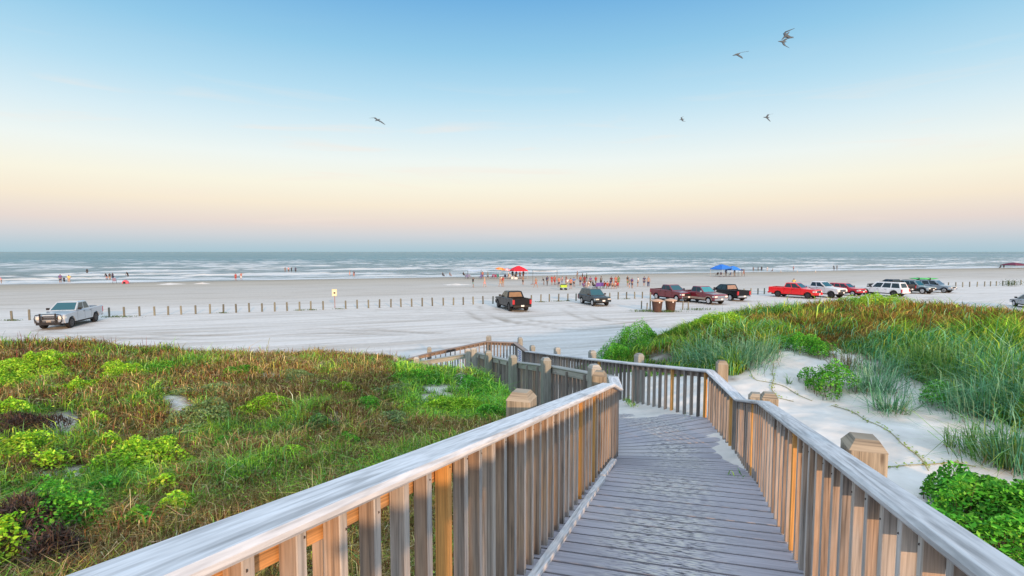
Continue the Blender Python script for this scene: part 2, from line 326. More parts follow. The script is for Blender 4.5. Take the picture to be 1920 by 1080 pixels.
box_ = (abs(S_-6) < 68) & (N_ > 14) & (N_ < 80)
Z_ = beach_z(N_) + (fbm(S_/6, N_/3.5, 5)-.5)*.05*box_
rut = np.zeros_like(Z_); wide = np.zeros_like(Z_)
def sn(p): return p.x*.941+p.y*.339, -p.x*.339+p.y*.941
def track(pts, depth=1.0, w=.16, gauge=1.6):
    """pair of wheel ruts through points on the sand"""
    q = np.array(pts); d = np.concatenate([[0], np.cumsum(np.hypot(*np.diff(q, axis=0).T))]); t = np.linspace(0, d[-1], int(d[-1]/.5)+2); a = np.interp(t, d, q[:, 0]); b = np.interp(t, d, q[:, 1])
    k = np.ones(9)/9; a = np.convolve(np.pad(a, 4, 'edge'), k, 'valid'); b = np.convolve(np.pad(b, 4, 'edge'), k, 'valid'); ta = np.gradient(a); tb = np.gradient(b); L2 = np.hypot(ta, tb); ta, tb = ta/L2, tb/L2
    for g_ in (-gauge/2, gauge/2):
        A_, B_ = a-tb*g_, b+ta*g_
        for i in range(len(A_)-1):
            m = np.where((ss > min(A_[i], A_[i+1])-.9) & (ss < max(A_[i], A_[i+1])+.9))[0]; n_ = np.where((nn > min(B_[i], B_[i+1])-.9) & (nn < max(B_[i], B_[i+1])+.9))[0]
            if len(m) == 0 or len(n_) == 0: continue
            sl = np.ix_(m, n_); dx, dy = A_[i+1]-A_[i], B_[i+1]-B_[i]; l2 = dx*dx+dy*dy+1e-9; tt = np.clip(((S_[sl]-A_[i])*dx+(N_[sl]-B_[i])*dy)/l2, 0, 1); dd = np.hypot(S_[sl]-A_[i]-tt*dx, N_[sl]-B_[i]-tt*dy)
            fade = .55+.45*math.sin(i*.21+g_*3); rut[sl] = np.maximum(rut[sl], depth*fade*np.exp(-(dd/(w*1.7))**2)); wide[sl] = np.maximum(wide[sl], depth*fade*np.exp(-((dd-.42)/.18)**2))
def tpx(l, **k): track([sn(at(x, y, 0)) for x, y in l], **k)
tpx([(884, 574), (895, 588), (925, 602), (975, 612), (1040, 617), (1150, 612), (1260, 598)], depth=1.0); tpx([(915, 578), (940, 592), (985, 604), (1060, 611), (1180, 606)], depth=.8)
tpx([(1052, 572), (1075, 584), (1105, 598), (1150, 607), (1230, 604)], depth=.8); tpx([(1090, 582), (1110, 594), (1150, 602), (1220, 600)], depth=.6); tpx([(960, 590), (990, 603), (1050, 615), (1130, 618), (1240, 606)], depth=.6)
tpx([(60, 625), (220, 630), (390, 634), (480, 630), (560, 622), (700, 622), (850, 630)], depth=1.0); tpx([(300, 640), (420, 632), (560, 626), (800, 626), (1000, 628), (1150, 622)], depth=.5)
tpx([(560, 680), (690, 662), (745, 652), (850, 648), (1000, 645), (1130, 632)], depth=.7); tpx([(130, 612), (180, 618), (300, 622), (470, 616), (620, 612), (900, 640)], depth=.6)
rs = random.Random(5)
for k in range(34):
    n0 = rs.uniform(24, 56); a0 = rs.uniform(-58, 30); ln = rs.uniform(25, 80); cv = rs.uniform(-3, 3); track([(a0+ln*i/8, n0+cv*math.sin(i/8*3.1)+rs.uniform(-.3, .3)) for i in range(9)], depth=rs.uniform(.18, .5))
for k in range(16):
    n0 = rs.uniform(60, 76); a0 = rs.uniform(-58, 40); ln = rs.uniform(15, 50); track([(a0+ln*i/8, n0+rs.uniform(-2, 2)*math.sin(i/8*3.1)) for i in range(9)], depth=rs.uniform(.15, .4))
for x0, n1 in ((633, 20), (700, 26), (780, 18), (840, 24)):
    c_ = sn(at(x0, 585, 0)); track([(c_[0], c_[1]+3), (c_[0]-1, c_[1]-2), (c_[0]+4, c_[1]-6), (c_[0]+14, c_[1]-8), (c_[0]+n1+10, c_[1]-9)], depth=.45)
Z_ = Z_-rut*.055+wide*.025*box_
Z_ = np.where(N_ > 200, -4.0, Z_)
cl_ = np.stack([np.clip(rut, 0, 1), np.clip(wide, 0, 1), rut*0], -1).reshape(-1, 3)
tag(link('ground', grid_mesh('ground', X_, Y_, Z_, M_BEACH, cl_)), kind='structure')
# ------------------------------------------------------------------ sea with breaking waves
ss = np.concatenate([np.arange(-640, -260, 5.0), np.arange(-260, 420, 1.6), np.arange(420, 1100, 5.0)])
nn = [122.0]
while nn[-1] < 900: nn.append(nn[-1]+max(.42, .42+(nn[-1]-160)*.006))
nn = np.array(nn); S_, N_ = np.meshgrid(ss, nn, indexing='ij'); X_, Y_ = SNtoXY(S_, N_)
dist = N_-N0
warp = (fbm(S_/55, N_/60, 21, 3)-.5)*26 + (fbm(S_/14, N_/20, 22, 3)-.5)*7
lam = 15.0; ph = (N_+warp)/lam; fr = ph-np.floor(ph)
row = np.floor(ph)
amp = vnoise(S_/26+row*7.7, row*3.1, 31); amp = np.clip((amp-.30)*1.9, 0, 1)
crest = np.exp(-((fr-.35)/.13)**2)*(fr < .35) + np.exp(-((fr-.35)/.22)**2)*(fr >= .35)     # steep on the beach side
grow = np.clip(dist/16, 0, 1); surf = np.clip(1.15-dist/560, .25, 1)
Hh = .62*crest*amp*grow*surf + (fbm(S_/4.5, N_/2.4, 41, 4)-.5)*.34*grow + (fbm(S_/1.6, N_/1.1, 44, 2)-.5)*.13*grow
tex = fbm(S_/9, N_/4.0, 51, 5); tex2 = fbm(S_/2.6, N_/1.3, 52, 4)
front = np.clip(1-np.abs(fr-.20)/.20, 0, 1)*np.clip(amp*1.6, 0, 1)
bore = np.clip((fbm(S_/30, N_/13, 61, 4)-.42)*5, 0, 1)
inner = np.clip(1-dist/170, 0, 1)
foam = np.clip(front*1.5*(.35+surf)+bore*(.15+.65*inner)*.75 + (tex-.5)*3.4 + (tex2-.5)*2.6 - .62 + inner*.12, 0, 1)
swash = np.clip(1-np.abs(dist-4.5-(fbm(S_/20, N_*0+3, 71, 3)-.5)*14)/5.5, 0, 1)
foam = np.maximum(foam*np.clip((surf+.1)*.9, 0, .85), np.clip(swash*1.5+(tex2-.5)*.9-.1, 0, 1)*.95)
foam *= np.clip((820-dist)/420, 0, 1)
Z_ = -.20+Hh + (N_ < 132)*0
M_SEA, t, p = newmat('sea_water', .22, (.03,.08,.085)); n, l = t.nodes, t.links
a = n.new('ShaderNodeAttribute'); a.attribute_name = 'tint'; sp = n.new('ShaderNodeSeparateXYZ'); l.new(a.outputs['Vector'], sp.inputs[0])
r = pos_SN(t)
mm = n.new('ShaderNodeMapping'); mm.inputs['Scale'].default_value = (.5, 1.3, 1); l.new(r.outputs[0], mm.inputs[0])
q = n.new('ShaderNodeTexNoise'); q.inputs['Scale'].default_value = 1; q.inputs['Detail'].default_value = 6; l.new(mm.outputs[0], q.inputs['Vector'])
mm2 = n.new('ShaderNodeMapping'); mm2.inputs['Scale'].default_value = (.008, .03, 1); l.new(r.outputs[0], mm2.inputs[0])
q2 = n.new('ShaderNodeTexNoise'); q2.inputs['Scale'].default_value = 1; q2.inputs['Detail'].default_value = 8; l.new(mm2.outputs[0], q2.inputs['Vector'])
wc = ramp_node(t, [(.35, (.035,.125,.145)), (.65, (.08,.195,.21))]); l.new(q2.outputs[0], wc.inputs[0])
near = n.new('ShaderNodeMixRGB'); near.inputs[2].default_value = (.15,.185,.18,1); l.new(sp.outputs['Y'], near.inputs[0]); l.new(wc.outputs[0], near.inputs[1])
fm = n.new('ShaderNodeMixRGB'); fm.inputs[2].default_value = (.60,.65,.67,1); l.new(sp.outputs['X'], fm.inputs[0]); l.new(near.outputs[0], fm.inputs[1]); l.new(fm.outputs[0], p.inputs['Base Color'])
rg = ramp_node(t, [(0, (.3,)*3), (1, (.9,)*3)]); l.new(sp.outputs['X'], rg.inputs[0]); l.new(rg.outputs[0], p.inputs['Roughness'])
p.inputs['Specular IOR Level'].default_value = .35
bp = n.new('ShaderNodeBump'); bp.inputs['Strength'].default_value = 1.0; bp.inputs['Distance'].default_value = .5; l.new(q.outputs[0], bp.inputs['Height']); l.new(bp.outputs[0], p.inputs['Normal'])
cols = np.stack([foam, np.clip(1-dist/330, 0, 1), foam*0], -1).reshape(-1, 3)
sea_near = grid_mesh('sea', X_, Y_, Z_, M_SEA, cols)
# far sea ring joined in the same sheet object: coarse grid that starts just under the near grid's edge
sea = tag(link('sea', sea_near), kind='structure')
ssf = np.concatenate([np.linspace(-40000, -2000, 12), np.arange(-1900, 2300, 35.0), np.linspace(2400, 40000, 12)])
nf = [870.0]
while nf[-1] < 45000: nf.append(nf[-1]*1.035+4)
S_, N_ = np.meshgrid(ssf, np.array(nf), indexing='ij'); X_, Y_ = SNtoXY(S_, N_)
Zf = -.30+(fbm(S_/70, N_/25, 81, 3)-.5)*.9*(N_ < 6000)
cols = np.stack([np.clip((fbm(S_/60, N_/18, 83, 4)-.64)*4, 0, .7)*(N_ < 2500), N_*0, N_*0], -1).reshape(-1, 3)
tag(link('open_sea', grid_mesh('open_sea', X_, Y_, Zf, M_SEA, cols)), kind='structure')
SW = []
for s0, s1 in ((-30000, -640), (1100, 30000)):
    xs = np.linspace(s0, s1, 30); ns = np.array([124., 140, 170, 250, 400, 650, 872]); S_, N_ = np.meshgrid(xs, ns, indexing='ij'); X_, Y_ = SNtoXY(S_, N_)
    tag(link('sea_margin', grid_mesh('sea_margin', X_, Y_, X_*0-.25, M_SEA, np.zeros((X_.size, 3))+np.array([.3, .4, 0]))), kind='structure')
# ------------------------------------------------------------------ dune terrain
ctrl = []
def C(px, py, Y, veg=0.0): p = aty(px, py, Y); ctrl.append((p.x, p.y, p.z-veg))
def W3(x, y, z): ctrl.append((x, y, z))
for x in (-32, -24, -16, -8): W3(x, -4, 3.2); W3(x, 2, 3.1); W3(x, 7, 3.1+.12*math.sin(x)); W3(x, 12, 2.9)
W3(-3, 1, 3.2); W3(-3, 5, 3.0); W3(-1.5, 8, 2.7); W3(-4, 9, 2.8); W3(0, 3, 3.2); W3(1, 6, 2.75); W3(0, -4, 3.3)
C(-350, 640, 18, .3); C(0, 634, 17, .32); C(150, 645, 16.5, .3); C(300, 655, 16, .28); C(420, 660, 15.5, .25); C(520, 668, 15.5, .25); C(620, 684, 15, .22); C(720, 683, 15.6, .22); C(800, 694, 15.6, .18); C(870, 688, 15.0, .15)
W3(-6, 11, 2.75); W3(-2, 12, 2.55); W3(-.2, 12.5, 2.3); W3(.3, 14.5, 1.9); W3(-.5, 16.3, 1.65); W3(-1.6, 17.2, 1.6); W3(-3.2, 17.5, 1.5); W3(-5.5, 17.5, 1.3)
W3(2.5, 8.6, 2.72); W3(1.9, 11, 2.35); W3(1.0, 14, 1.9); W3(.2, 17, 1.5); W3(-.6, 19.5, 1.3); W3(-3, 19, 1.0)
for x in (-30, -20, -12, -6): W3(x, 21.5, 1.6); W3(x, 27, -.1)
W3(-1, 22, .7); W3(-1, 25, -.1); W3(2, 21, 1.0); W3(2, 25.5, -.1)
# right
W3(2.2, 1, 3.1); W3(3, 4, 3.05); W3(3.6, 7, 2.95); W3(4.1, 9.4, 2.86); W3(3.4, 11.6, 2.66); W3(2.8, 14, 2.35); W3(2.2, 17, 1.9)
W3(6, 4, 3.0); W3(6, 8, 3.0); W3(8, 6, 3.0); W3(10, 9, 3.1); W3(7, 11, 3.08); W3(10, 13, 3.35); W3(14, 10, 3.3); W3(14, 4, 3.1); W3(22, 5, 3.3); W3(22, 14, 3.5); W3(14, 16, 3.5)
W3(5, 14, 2.95); W3(7.5, 16, 3.25); W3(6, 19.5, 2.9); W3(10, 20, 3.35)
C(1112, 672, 22, .35); C(1200, 630, 23, .5); C(1300, 596, 24, .55); C(1380, 578, 24.5, .55); C(1450, 570, 25, .5); C(1560, 564, 25, .45); C(1650, 564, 24, .4); C(1780, 568, 22.5, .42); C(1910, 582, 21, .42); C(2250, 590, 20, .4)
for x, y in ((3.5, 27), (7, 30), (12, 33), (18, 33), (26, 30), (38, 28)): W3(x, y, -.2)
W3(38, 18, 3.2); W3(38, 6, 3.2); W3(38, -4, 3.2); W3(10, -4, 3.2)
ctrl = np.array(ctrl)
def tps(r2): return np.where(r2 > 1e-9, r2*np.log(np.maximum(r2, 1e-9))*.5, 0)
nC = len(ctrl); A = np.zeros((nC+3, nC+3)); d2 = ((ctrl[:, None, :2]-ctrl[None, :, :2])**2).sum(-1)
A[:nC, :nC] = tps(d2)+np.eye(nC)*.35; A[:nC, nC] = 1; A[:nC, nC+1:] = ctrl[:, :2]; A[nC, :nC] = 1; A[nC+1:, :nC] = ctrl[:, :2].T
wts = np.linalg.solve(A, np.concatenate([ctrl[:, 2], [0, 0, 0]]))
def zt(X, Y):
    X = np.asarray(X, float); Y = np.asarray(Y, float); sh = X.shape; X = X.ravel(); Y = Y.ravel(); z = wts[nC]+wts[nC+1]*X+wts[nC+2]*Y
    for k in range(nC): z = z+wts[k]*tps((X-ctrl[k, 0])**2+(Y-ctrl[k, 1])**2)
    z = z+(fbm(X/1.7, Y/1.7, 91, 3)-.5)*np.where(X < 1, .55, .20)
    edge = 27+np.clip(X-3, 0, 9)*.75
    z = np.where(Y > edge-3, z-(Y-edge+3)*.35, z)
    return np.clip(z, -.6, 4.2).reshape(sh)
gx = np.arange(-34, 42, .22); gy = np.arange(-6, 38, .22); X_, Y_ = np.meshgrid(gx, gy, indexing='ij')
ZT = zt(X_, Y_); X_G, Y_G = X_, Y_
# bilinear lookup for fast placement
def zlook(X, Y):
    fx = np.clip((X+34)/.22, 0, len(gx)-1.001); fy = np.clip((Y+6)/.22, 0, len(gy)-1.001); i = fx.astype(int); j = fy.astype(int); a = fx-i; b = fy-j
    return ZT[i, j]*(1-a)*(1-b)+ZT[i+1, j]*a*(1-b)+ZT[i, j+1]*(1-a)*b+ZT[i+1, j+1]*a*b
def on_dune(px, py):
    """where the ray through a pixel of the photograph meets the dune"""
    u = (px-960)/F; v = (540-py)/F; d = np.array([u, CP+SP*v, -SP+CP*v]); t = np.arange(1, 45, .04)
    P = np.array([0, 0, EYE])+t[:, None]*d; z = zlook(P[:, 0], P[:, 1]); k = np.argmax(P[:, 2] < z); return P[k]
# ------------------------------------------------------------------ walkway: rail nodes (centre line of the rail cap, top surface)
def Lline(Y): return V(-1.05+.348*Y, Y, EYE-(.42+.191*Y))
def Rline(Y): return V(.76+.348*Y, Y, EYE-(.53+.191*Y))
LN = [Lline(-.9), Lline(6.55), aty(1157, 728, 7.45), aty(1150, 706, 8.6), aty(1041, 686.5, 11.05), aty(976, 679, 13.3), aty(928, 669, 15.5), aty(893, 660, 17.75), aty(785, 677, 17.9), aty(640, 702, 17.7)]
RN = [Rline(-.9), Rline(5.35), aty(1389, 748, 7.5), aty(1331, 694, 9.5), aty(1183, 680, 11.6), aty(1097, 671, 13.84), aty(1033, 663.5, 16.1), aty(988, 658, 18.3), aty(966, 642, 20.0), aty(912, 639.5, 20.4), aty(803, 662, 20.0), aty(735, 680, 19.7), aty(640, 700, 19.5)]
LD, RD = 1.0, .90                                          # cap above deck, left and right
def deckz(P, d): return V(P.x, P.y, P.z-d)
def lerp(a, b, t): return a+(b-a)*t
# deck stations: (left point, right point)
dirA = V(.3286, .9445, 0)
st = []
def Rperp(Yl):  # right point straight across from the left point
    P = Lline(Yl); return Rline(P.y-1.81*.3286)
st.append((deckz(Lline(-.5), LD), deckz(Rperp(-.5), RD))); st.append((deckz(Lline(5.9), LD), deckz(Rperp(5.9), RD)))
st.append((deckz(LN[2], LD), deckz(RN[2], RD))); st.append((deckz(LN[3], LD), deckz(RN[3], RD)))
for a, b in ((4, 4), (5, 5), (6, 6), (7, 7)): st.append((deckz(LN[a], LD), deckz(RN[b], .98)))
mb = MB()
def planks(a, b, k, wide=.19, gap=.028, th=.038, inset=.03):
    (l0, r0), (l1, r1) = a, b
    nP = max(1, round(((l1-l0).length+(r1-r0).length)/2/wide))
    for i in range(nP):
        t0, t1 = i/nP, (i+1)/nP; g = gap/wide/nP*.5*wide*wide/.036; g = gap*.5/max(.05, ((l1-l0).length+(r1-r0).length)/2)
        A0, B0, A1, B1 = lerp(l0, l1, t0+g), lerp(r0, r1, t0+g), lerp(l0, l1, t1-g), lerp(r0, r1, t1-g)
        dz = random.uniform(-.0025, .0025); up = V(0, 0, dz); j0 = random.uniform(-.012, .012); cr = V(0, 0, th)
        e = (B0-A0).normalized(); A0 -= e*(.02+j0); A1 -= e*(.02+j0)
        W_ = (B0-A0).length; vs = [A0+up, B0+up, B1+up, A1+up, A0+up-cr, B0+up-cr, B1+up-cr, A1+up-cr]
        c = 0.004
        v0 = k*50+i*.2; off = random.uniform(-.06, .06)
        hw = W_/2
        top = [(-hw+off, v0), (hw+off, v0), (hw+off, v0+.19), (-hw+off, v0+.19)]
        s = [(-hw, v0), (hw, v0), (hw, v0+.03), (-hw, v0+.03)]
        mb.add(vs, [[0,1,2,3],[7,6,5,4],[0,4,5,1],[1,5,6,2],[2,6,7,3],[3,7,4,0]], [top, top, s, s, s, s])
for k in range(len(st)-1): planks(st[k], st[k+1], k)
planks((deckz(LN[7], LD), deckz(RN[7], .98)), (deckz(RN[9], .98), deckz(RN[8], .98)), 20)
rr_ = [(deckz(LN[7], LD), deckz(RN[9], .98)), (deckz(LN[8], LD), deckz(RN[10], .98)), (deckz(LN[9], LD), deckz(RN[12], .98))]
planks(rr_[0], rr_[1], 21); planks(rr_[1], rr_[2], 22)
tag(mb.build('boardwalk', M_DECK), kind='structure')
# joists / stringers under the deck edges
mb = MB()
for side in (0, 1):
    for k in range(len(st)-1):
        a, b = st[k][side]-V(0,0,.14), st[k+1][side]-V(0,0,.14); ax = (b-a).normalized(); sd = V(ax.y, -ax.x, 0).normalized()
        q = sd*(.0 if side == 0 else 0)
        bar(mb, a, b, sd, .04, .19)
tag(mb.build('boardwalk_beam', M_GREY), kind='structure')

def railing(name, P0, P1, label, out, d0, matset, spacing=.175, posts=(), battens=(), back=True, capw=.175, group='wooden railing runs of the boardwalk', t0=0, t1=1, special=(), post_h=.19, e=0.0, balh=1.08, psize=.185):
    """one straight run; P0,P1 cap-top centre points; out = +1 if the outer side is to the right of travel"""
    mat_b, mat_c, mat_k, mat_p = matset
    root = empty(name, (P0.x, P0.y, P0.z-d0), 0, label, 'railing', group)
    loc = Vector(root.location); ax = (P1-P0); Lh = V(ax.x, ax.y, 0).length; axn = ax.normalized()
    fl = V(ax.x, ax.y, 0).normalized(); sd = V(fl.y, -fl.x, 0)*out            # outward
    mb = MB(); bar(mb, P0-loc-axn*e-V(0,0,.019), P1-loc+axn*e-V(0,0,.019), sd, capw, .042, .014); mb.build('rail_cap', mat_c, root)
    if back:
        mb = MB(); off = sd*.055-V(0,0,.096); bar(mb, P0-loc+off, P1-loc+off, sd, .036, .11, .003); mb.build('top_rail_board', mat_k, root)
        mb = MB(); off = sd*.055-V(0,0,balh-.10); bar(mb, P0-loc+off, P1-loc+off, sd, .036, .11, .003); mb.build('bottom_rail_board', mat_b, root)
    nb = int(Lh/spacing)
    for i in range(nb):
        s = (i+.5)/nb; P = lerp(P0, P1, s)-loc; P = P+fl*random.uniform(-.006, .006)-sd*.004
        mb = MB(); top = P-V(0,0,.045+random.uniform(0,.004)); bot = P-V(0,0,balh+random.uniform(-.02,.02)); lean = fl*random.uniform(-.004,.004)
        bar(mb, bot, top+lean, fl, .038+random.uniform(-.002,.002), .062, .003, up=sd)
        m = mat_b
        if i in special: m = M_NEW
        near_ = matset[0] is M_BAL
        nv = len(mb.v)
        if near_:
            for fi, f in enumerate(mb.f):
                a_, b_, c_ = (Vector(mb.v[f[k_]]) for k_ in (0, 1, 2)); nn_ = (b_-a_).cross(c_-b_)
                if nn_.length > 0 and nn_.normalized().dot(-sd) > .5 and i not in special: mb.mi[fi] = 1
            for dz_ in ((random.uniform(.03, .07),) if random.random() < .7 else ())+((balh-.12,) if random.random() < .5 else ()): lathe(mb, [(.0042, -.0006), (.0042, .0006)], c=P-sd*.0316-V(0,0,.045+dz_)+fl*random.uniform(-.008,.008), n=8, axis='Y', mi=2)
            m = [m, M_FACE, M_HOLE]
        o = mb.build('baluster', m, root)
        if i in special: o['label'] = 'newer orange timber baluster'
    for s in battens:
        P = lerp(P0, P1, s)-loc+sd*.095; mb = MB(); bar(mb, P-V(0,0,balh+.2), P-V(0,0,.05), fl, .038, .04, .003, up=sd); mb.build('batten', mat_b, root)
    for s in posts:
        P = lerp(P0, P1, s)-loc+sd*(.075+psize/2+.028) if s >= 0 else None
        mb = MB(); h = post_h; a = psize
        bar(mb, P-V(0,0,balh+.9), P+V(0,0,h-.05), fl, a, a, .012, up=sd)
        # bevelled head
        c = P+V(0,0,h-.05); vs = []
        for sc_, z in ((.5, 0), (.30, .058)):
            for x, y in ((-1,-1),(1,-1),(1,1),(-1,1)): vs.append(c+fl*x*a*sc_+sd*y*a*sc_+V(0,0,z))
        mb.add(vs, [[0,1,5,4],[1,2,6,5],[2,3,7,6],[3,0,4,7],[4,5,6,7]])
        mb.build('post', mat_p, root)
    return root
NEARL = (M_BAL, M_CAP, M_BACK, M_POST); NEARR = (M_BAL, M_CAP, M_BAL, M_POST); FARG = (M_GREY, M_PGREY, M_PGREY, M_PGREY); FARD = (M_GREY, M_CAPD, M_CAPD, M_PGREY)
FARR = (M_GREY, M_CAP, M_GREY, M_PGREY)
def frac(a, b, Y): return (Y-a.y)/(b.y-a.y)
railing('wooden_railing', LN[0], LN[1], 'long silver-capped railing with warm tan balusters from the lower left corner', -1, LD, NEARL, posts=(frac(LN[0], LN[1], 3.75),), post_h=.10, special=(18, 34, 38), battens=(frac(LN[0], LN[1], 1.55),))
railing('wooden_railing', LN[1], LN[2], 'short brown railing piece closing the far end of the long left railing', -1, LD, (M_GREY, M_CAP, M_CAPD, M_POST), spacing=.1, posts=(.55,))
railing('wooden_railing', LN[2], LN[3], 'short edge-on railing joining the long left railing to the grey run behind its end', -1, LD, (M_GREY, M_CAP, M_PGREY, M_PGREY), posts=())
labs = ['grey railing bay seen from outside, nearest behind the long left railing', 'grey railing bay seen from outside, second bay beyond the end of the long left railing', 'grey railing bay seen from outside, third bay above the green dune plants', 'grey railing bay seen from outside, last bay before the walkway turns left']
for k in range(3, 7): railing('wooden_railing', LN[k], LN[k+1], labs[k-3], -1, LD, FARG, posts=(0.02,) if k > 3 else (.12,), battens=(.36, .68), special=())
railing('wooden_railing', LN[7], LN[8], 'grey railing running left from the turn, in front of a parallel brown-capped railing', -1, LD, FARG, posts=(.02, .12))
railing('wooden_railing', LN[8], LN[9], 'grey railing sinking behind the dune grass at the left end of the lower walkway', -1, LD, FARG, posts=(.02,))
railing('wooden_railing', RN[0], RN[1], 'long silver-capped railing with thin balusters running to the lower right corner', 1, RD, NEARR, posts=(frac(RN[0], RN[1], 2.9), frac(RN[0], RN[1], .2)), special=(26,), capw=.14, post_h=.055)
railing('wooden_railing', RN[1], RN[2], 'short steep right railing piece beside a pair of tan posts', 1, RD, (M_BAL, M_CAP, M_BAL, M_POST), posts=(.45, .99), special=(3,), post_h=.10, capw=.145)
railing('wooden_railing', RN[2], RN[3], 'right railing bay between the paired posts and the corner post by the tall grass', 1, RD, (M_GREY, M_CAP, M_GREY, M_POST), posts=(.97,), special=(2,))
labs = ['grey railing bay with two orange balusters, left of the corner post by the tall grass', 'grey railing bay with one reddish baluster, second left of the corner post', 'grey railing bay, third left of the corner post', 'grey railing bay, fourth left of the corner post and nearest the white placard']
for k in range(3, 7): railing('wooden_railing', RN[k], RN[k+1], labs[k-3], 1, .98, FARR, posts=(.98,), special={3: (0, 5), 4: (8,)}.get(k, ()), psize=.17)
railing('wooden_railing', RN[7], RN[8], 'short railing bay with a white placard at the far turn of the walkway', 1, .98, FARD, posts=(.98,), psize=.17)
railing('wooden_railing', RN[8], RN[9], 'see-through brown-capped railing bay facing the beach at the far turn', 1, .98, FARD, posts=(.98,), back=True, psize=.17, spacing=.13)
railing('wooden_railing', RN[9], RN[10], 'brown-capped railing bay descending left toward the beach', 1, .98, FARD, posts=(.98,), psize=.17)
railing('wooden_railing', RN[10], RN[11], 'lower brown-capped railing bay descending left, just above the dune grass', 1, .98, FARD, posts=(.9,), psize=.17)
railing('wooden_railing', RN[11], RN[12], 'last brown-capped railing bay disappearing into the dune grass', 1, .98, FARD, posts=(), psize=.17)
# kerb board lying on the deck along the left railing
mb = MB(); o = V(.10, -.035, -LD+.022)
bar(mb, Lline(.2)+o, Lline(5.6)+o, V(.944, -.329, 0), .062, .04, .004); bar(mb, Lline(5.66)+o+V(-.02,0,0), Lline(6.5)+o+V(-.02,0,0), V(.944, -.329, 0), .062, .04, .004)
tag(mb.build('kerb_board', M_CAP), kind='structure')
# placard on the far railing
P = lerp(RN[7], RN[8], .45); ax = (RN[8]-RN[7]); ax.z = 0; ax.normalize(); nrm = V(-ax.y, ax.x, 0)
pl = empty('placard', P+nrm*.06-V(0,0,.34), math.atan2(ax.y, ax.x), 'small white placard with blue print fixed to the railing at the far turn', 'sign')
m_white = plain('white_paint', (.8,.8,.8), .5); m_blue = plain('blue_print', (.08,.16,.5), .5)
mb = MB(); box(mb, (0,0,0), (.62,.012,.5)); mb.build('panel', m_white, pl)
mb = MB(); [box(mb, (random.uniform(-.05,.05), .0085, .18-.07*k), (.42-.08*(k%3), .003, .028)) for k in range(6)]; mb.build('print', m_blue, pl)
# sand drifted over the landing
cx, cy = [], []
a = RN[3]; gxs = np.linspace(0, 1, 70); gys = np.linspace(0, 1, 50)
poly = [deckz(RN[2], RD), deckz(RN[3], RD), deckz(RN[4], .98), deckz(RN[5], .98)]
def deck_at(X, Y):
    """height of the landing boards by blending the station points"""
    pts = np.array([[q.x, q.y, q.z] for s in st for q in s]); w = 1/((X[..., None]-pts[:, 0])**2+(Y[..., None]-pts[:, 1])**2+.05)**2
    return (w*pts[:, 2]).sum(-1)/w.sum(-1)
segsR = [(np.array([RN[k].x, RN[k].y, RN[k].z-(RD if k < 3 else .98)]), np.array([RN[k+1].x, RN[k+1].y, RN[k+1].z-(RD if k < 2 else .98)])) for k in range(1, 6)]
rows = []; cum = 0
U = np.linspace(0, 1, 40)
path = []
for (p0, p1) in segsR:
    for tt in np.linspace(0, 1, 22, endpoint=False): path.append(p0+(p1-p0)*tt)
path.append(segsR[-1][1]); path = np.array(path)
lp = []
segsL = [(2, 2), (2, 3), (3, 4), (4, 5), (5, 6)]
Lp = [np.array(st[1][0]), np.array(st[2][0]), np.array(st[3][0]), np.array(st[4][0]), np.array(st[5][0]), np.array(st[6][0])]
for k in range(5):
    for tt in np.linspace(0, 1, 22, endpoint=False): lp.append(Lp[k]+(Lp[k+1]-Lp[k])*tt)
lp.append(Lp[5]); lp = np.array(lp)
GX = []; s_ = np.linspace(0, 1, len(path))
wid = np.interp(s_*5, [0, .5, 1.0, 1.7, 2.3, 3, 4, 5], [.05, .09, .16, .34, .62, .95, 1, 1])
X_ = path[:, 0][:, None]*(1-U*1.0)+lp[:, 0][:, None]*U; Y_ = path[:, 1][:, None]*(1-U)+lp[:, 1][:, None]*U; Zb = path[:, 2][:, None]*(1-U)+lp[:, 2][:, None]*U
edge = U[None, :]/wid[:, None]
nzz = fbm(X_*2.2, Y_*2.2, 7, 4)-.5; rid = fbm(X_*1.2+Y_*.4, Y_*9-X_*3, 9, 3)-.5
th = .075*(1-edge)+nzz*.06+rid*.035-.008; th = np.where(edge < .15, th+.03*(1-edge/.15), th)
pad = path-lp; pad[:, 2] = 0; pad /= np.linalg.norm(pad, axis=1)[:, None]
X_ = X_+pad[:, 0][:, None]*.10*(1-U); Y_ = Y_+pad[:, 1][:, None]*.10*(1-U)
tag(link('sand_drift', grid_mesh('sand_drift', X_, Y_, Zb+np.clip(th, -.06, .14), M_SAND)), kind='stuff', label='pale sand blown across the landing boards along the right railing', cat='sand')
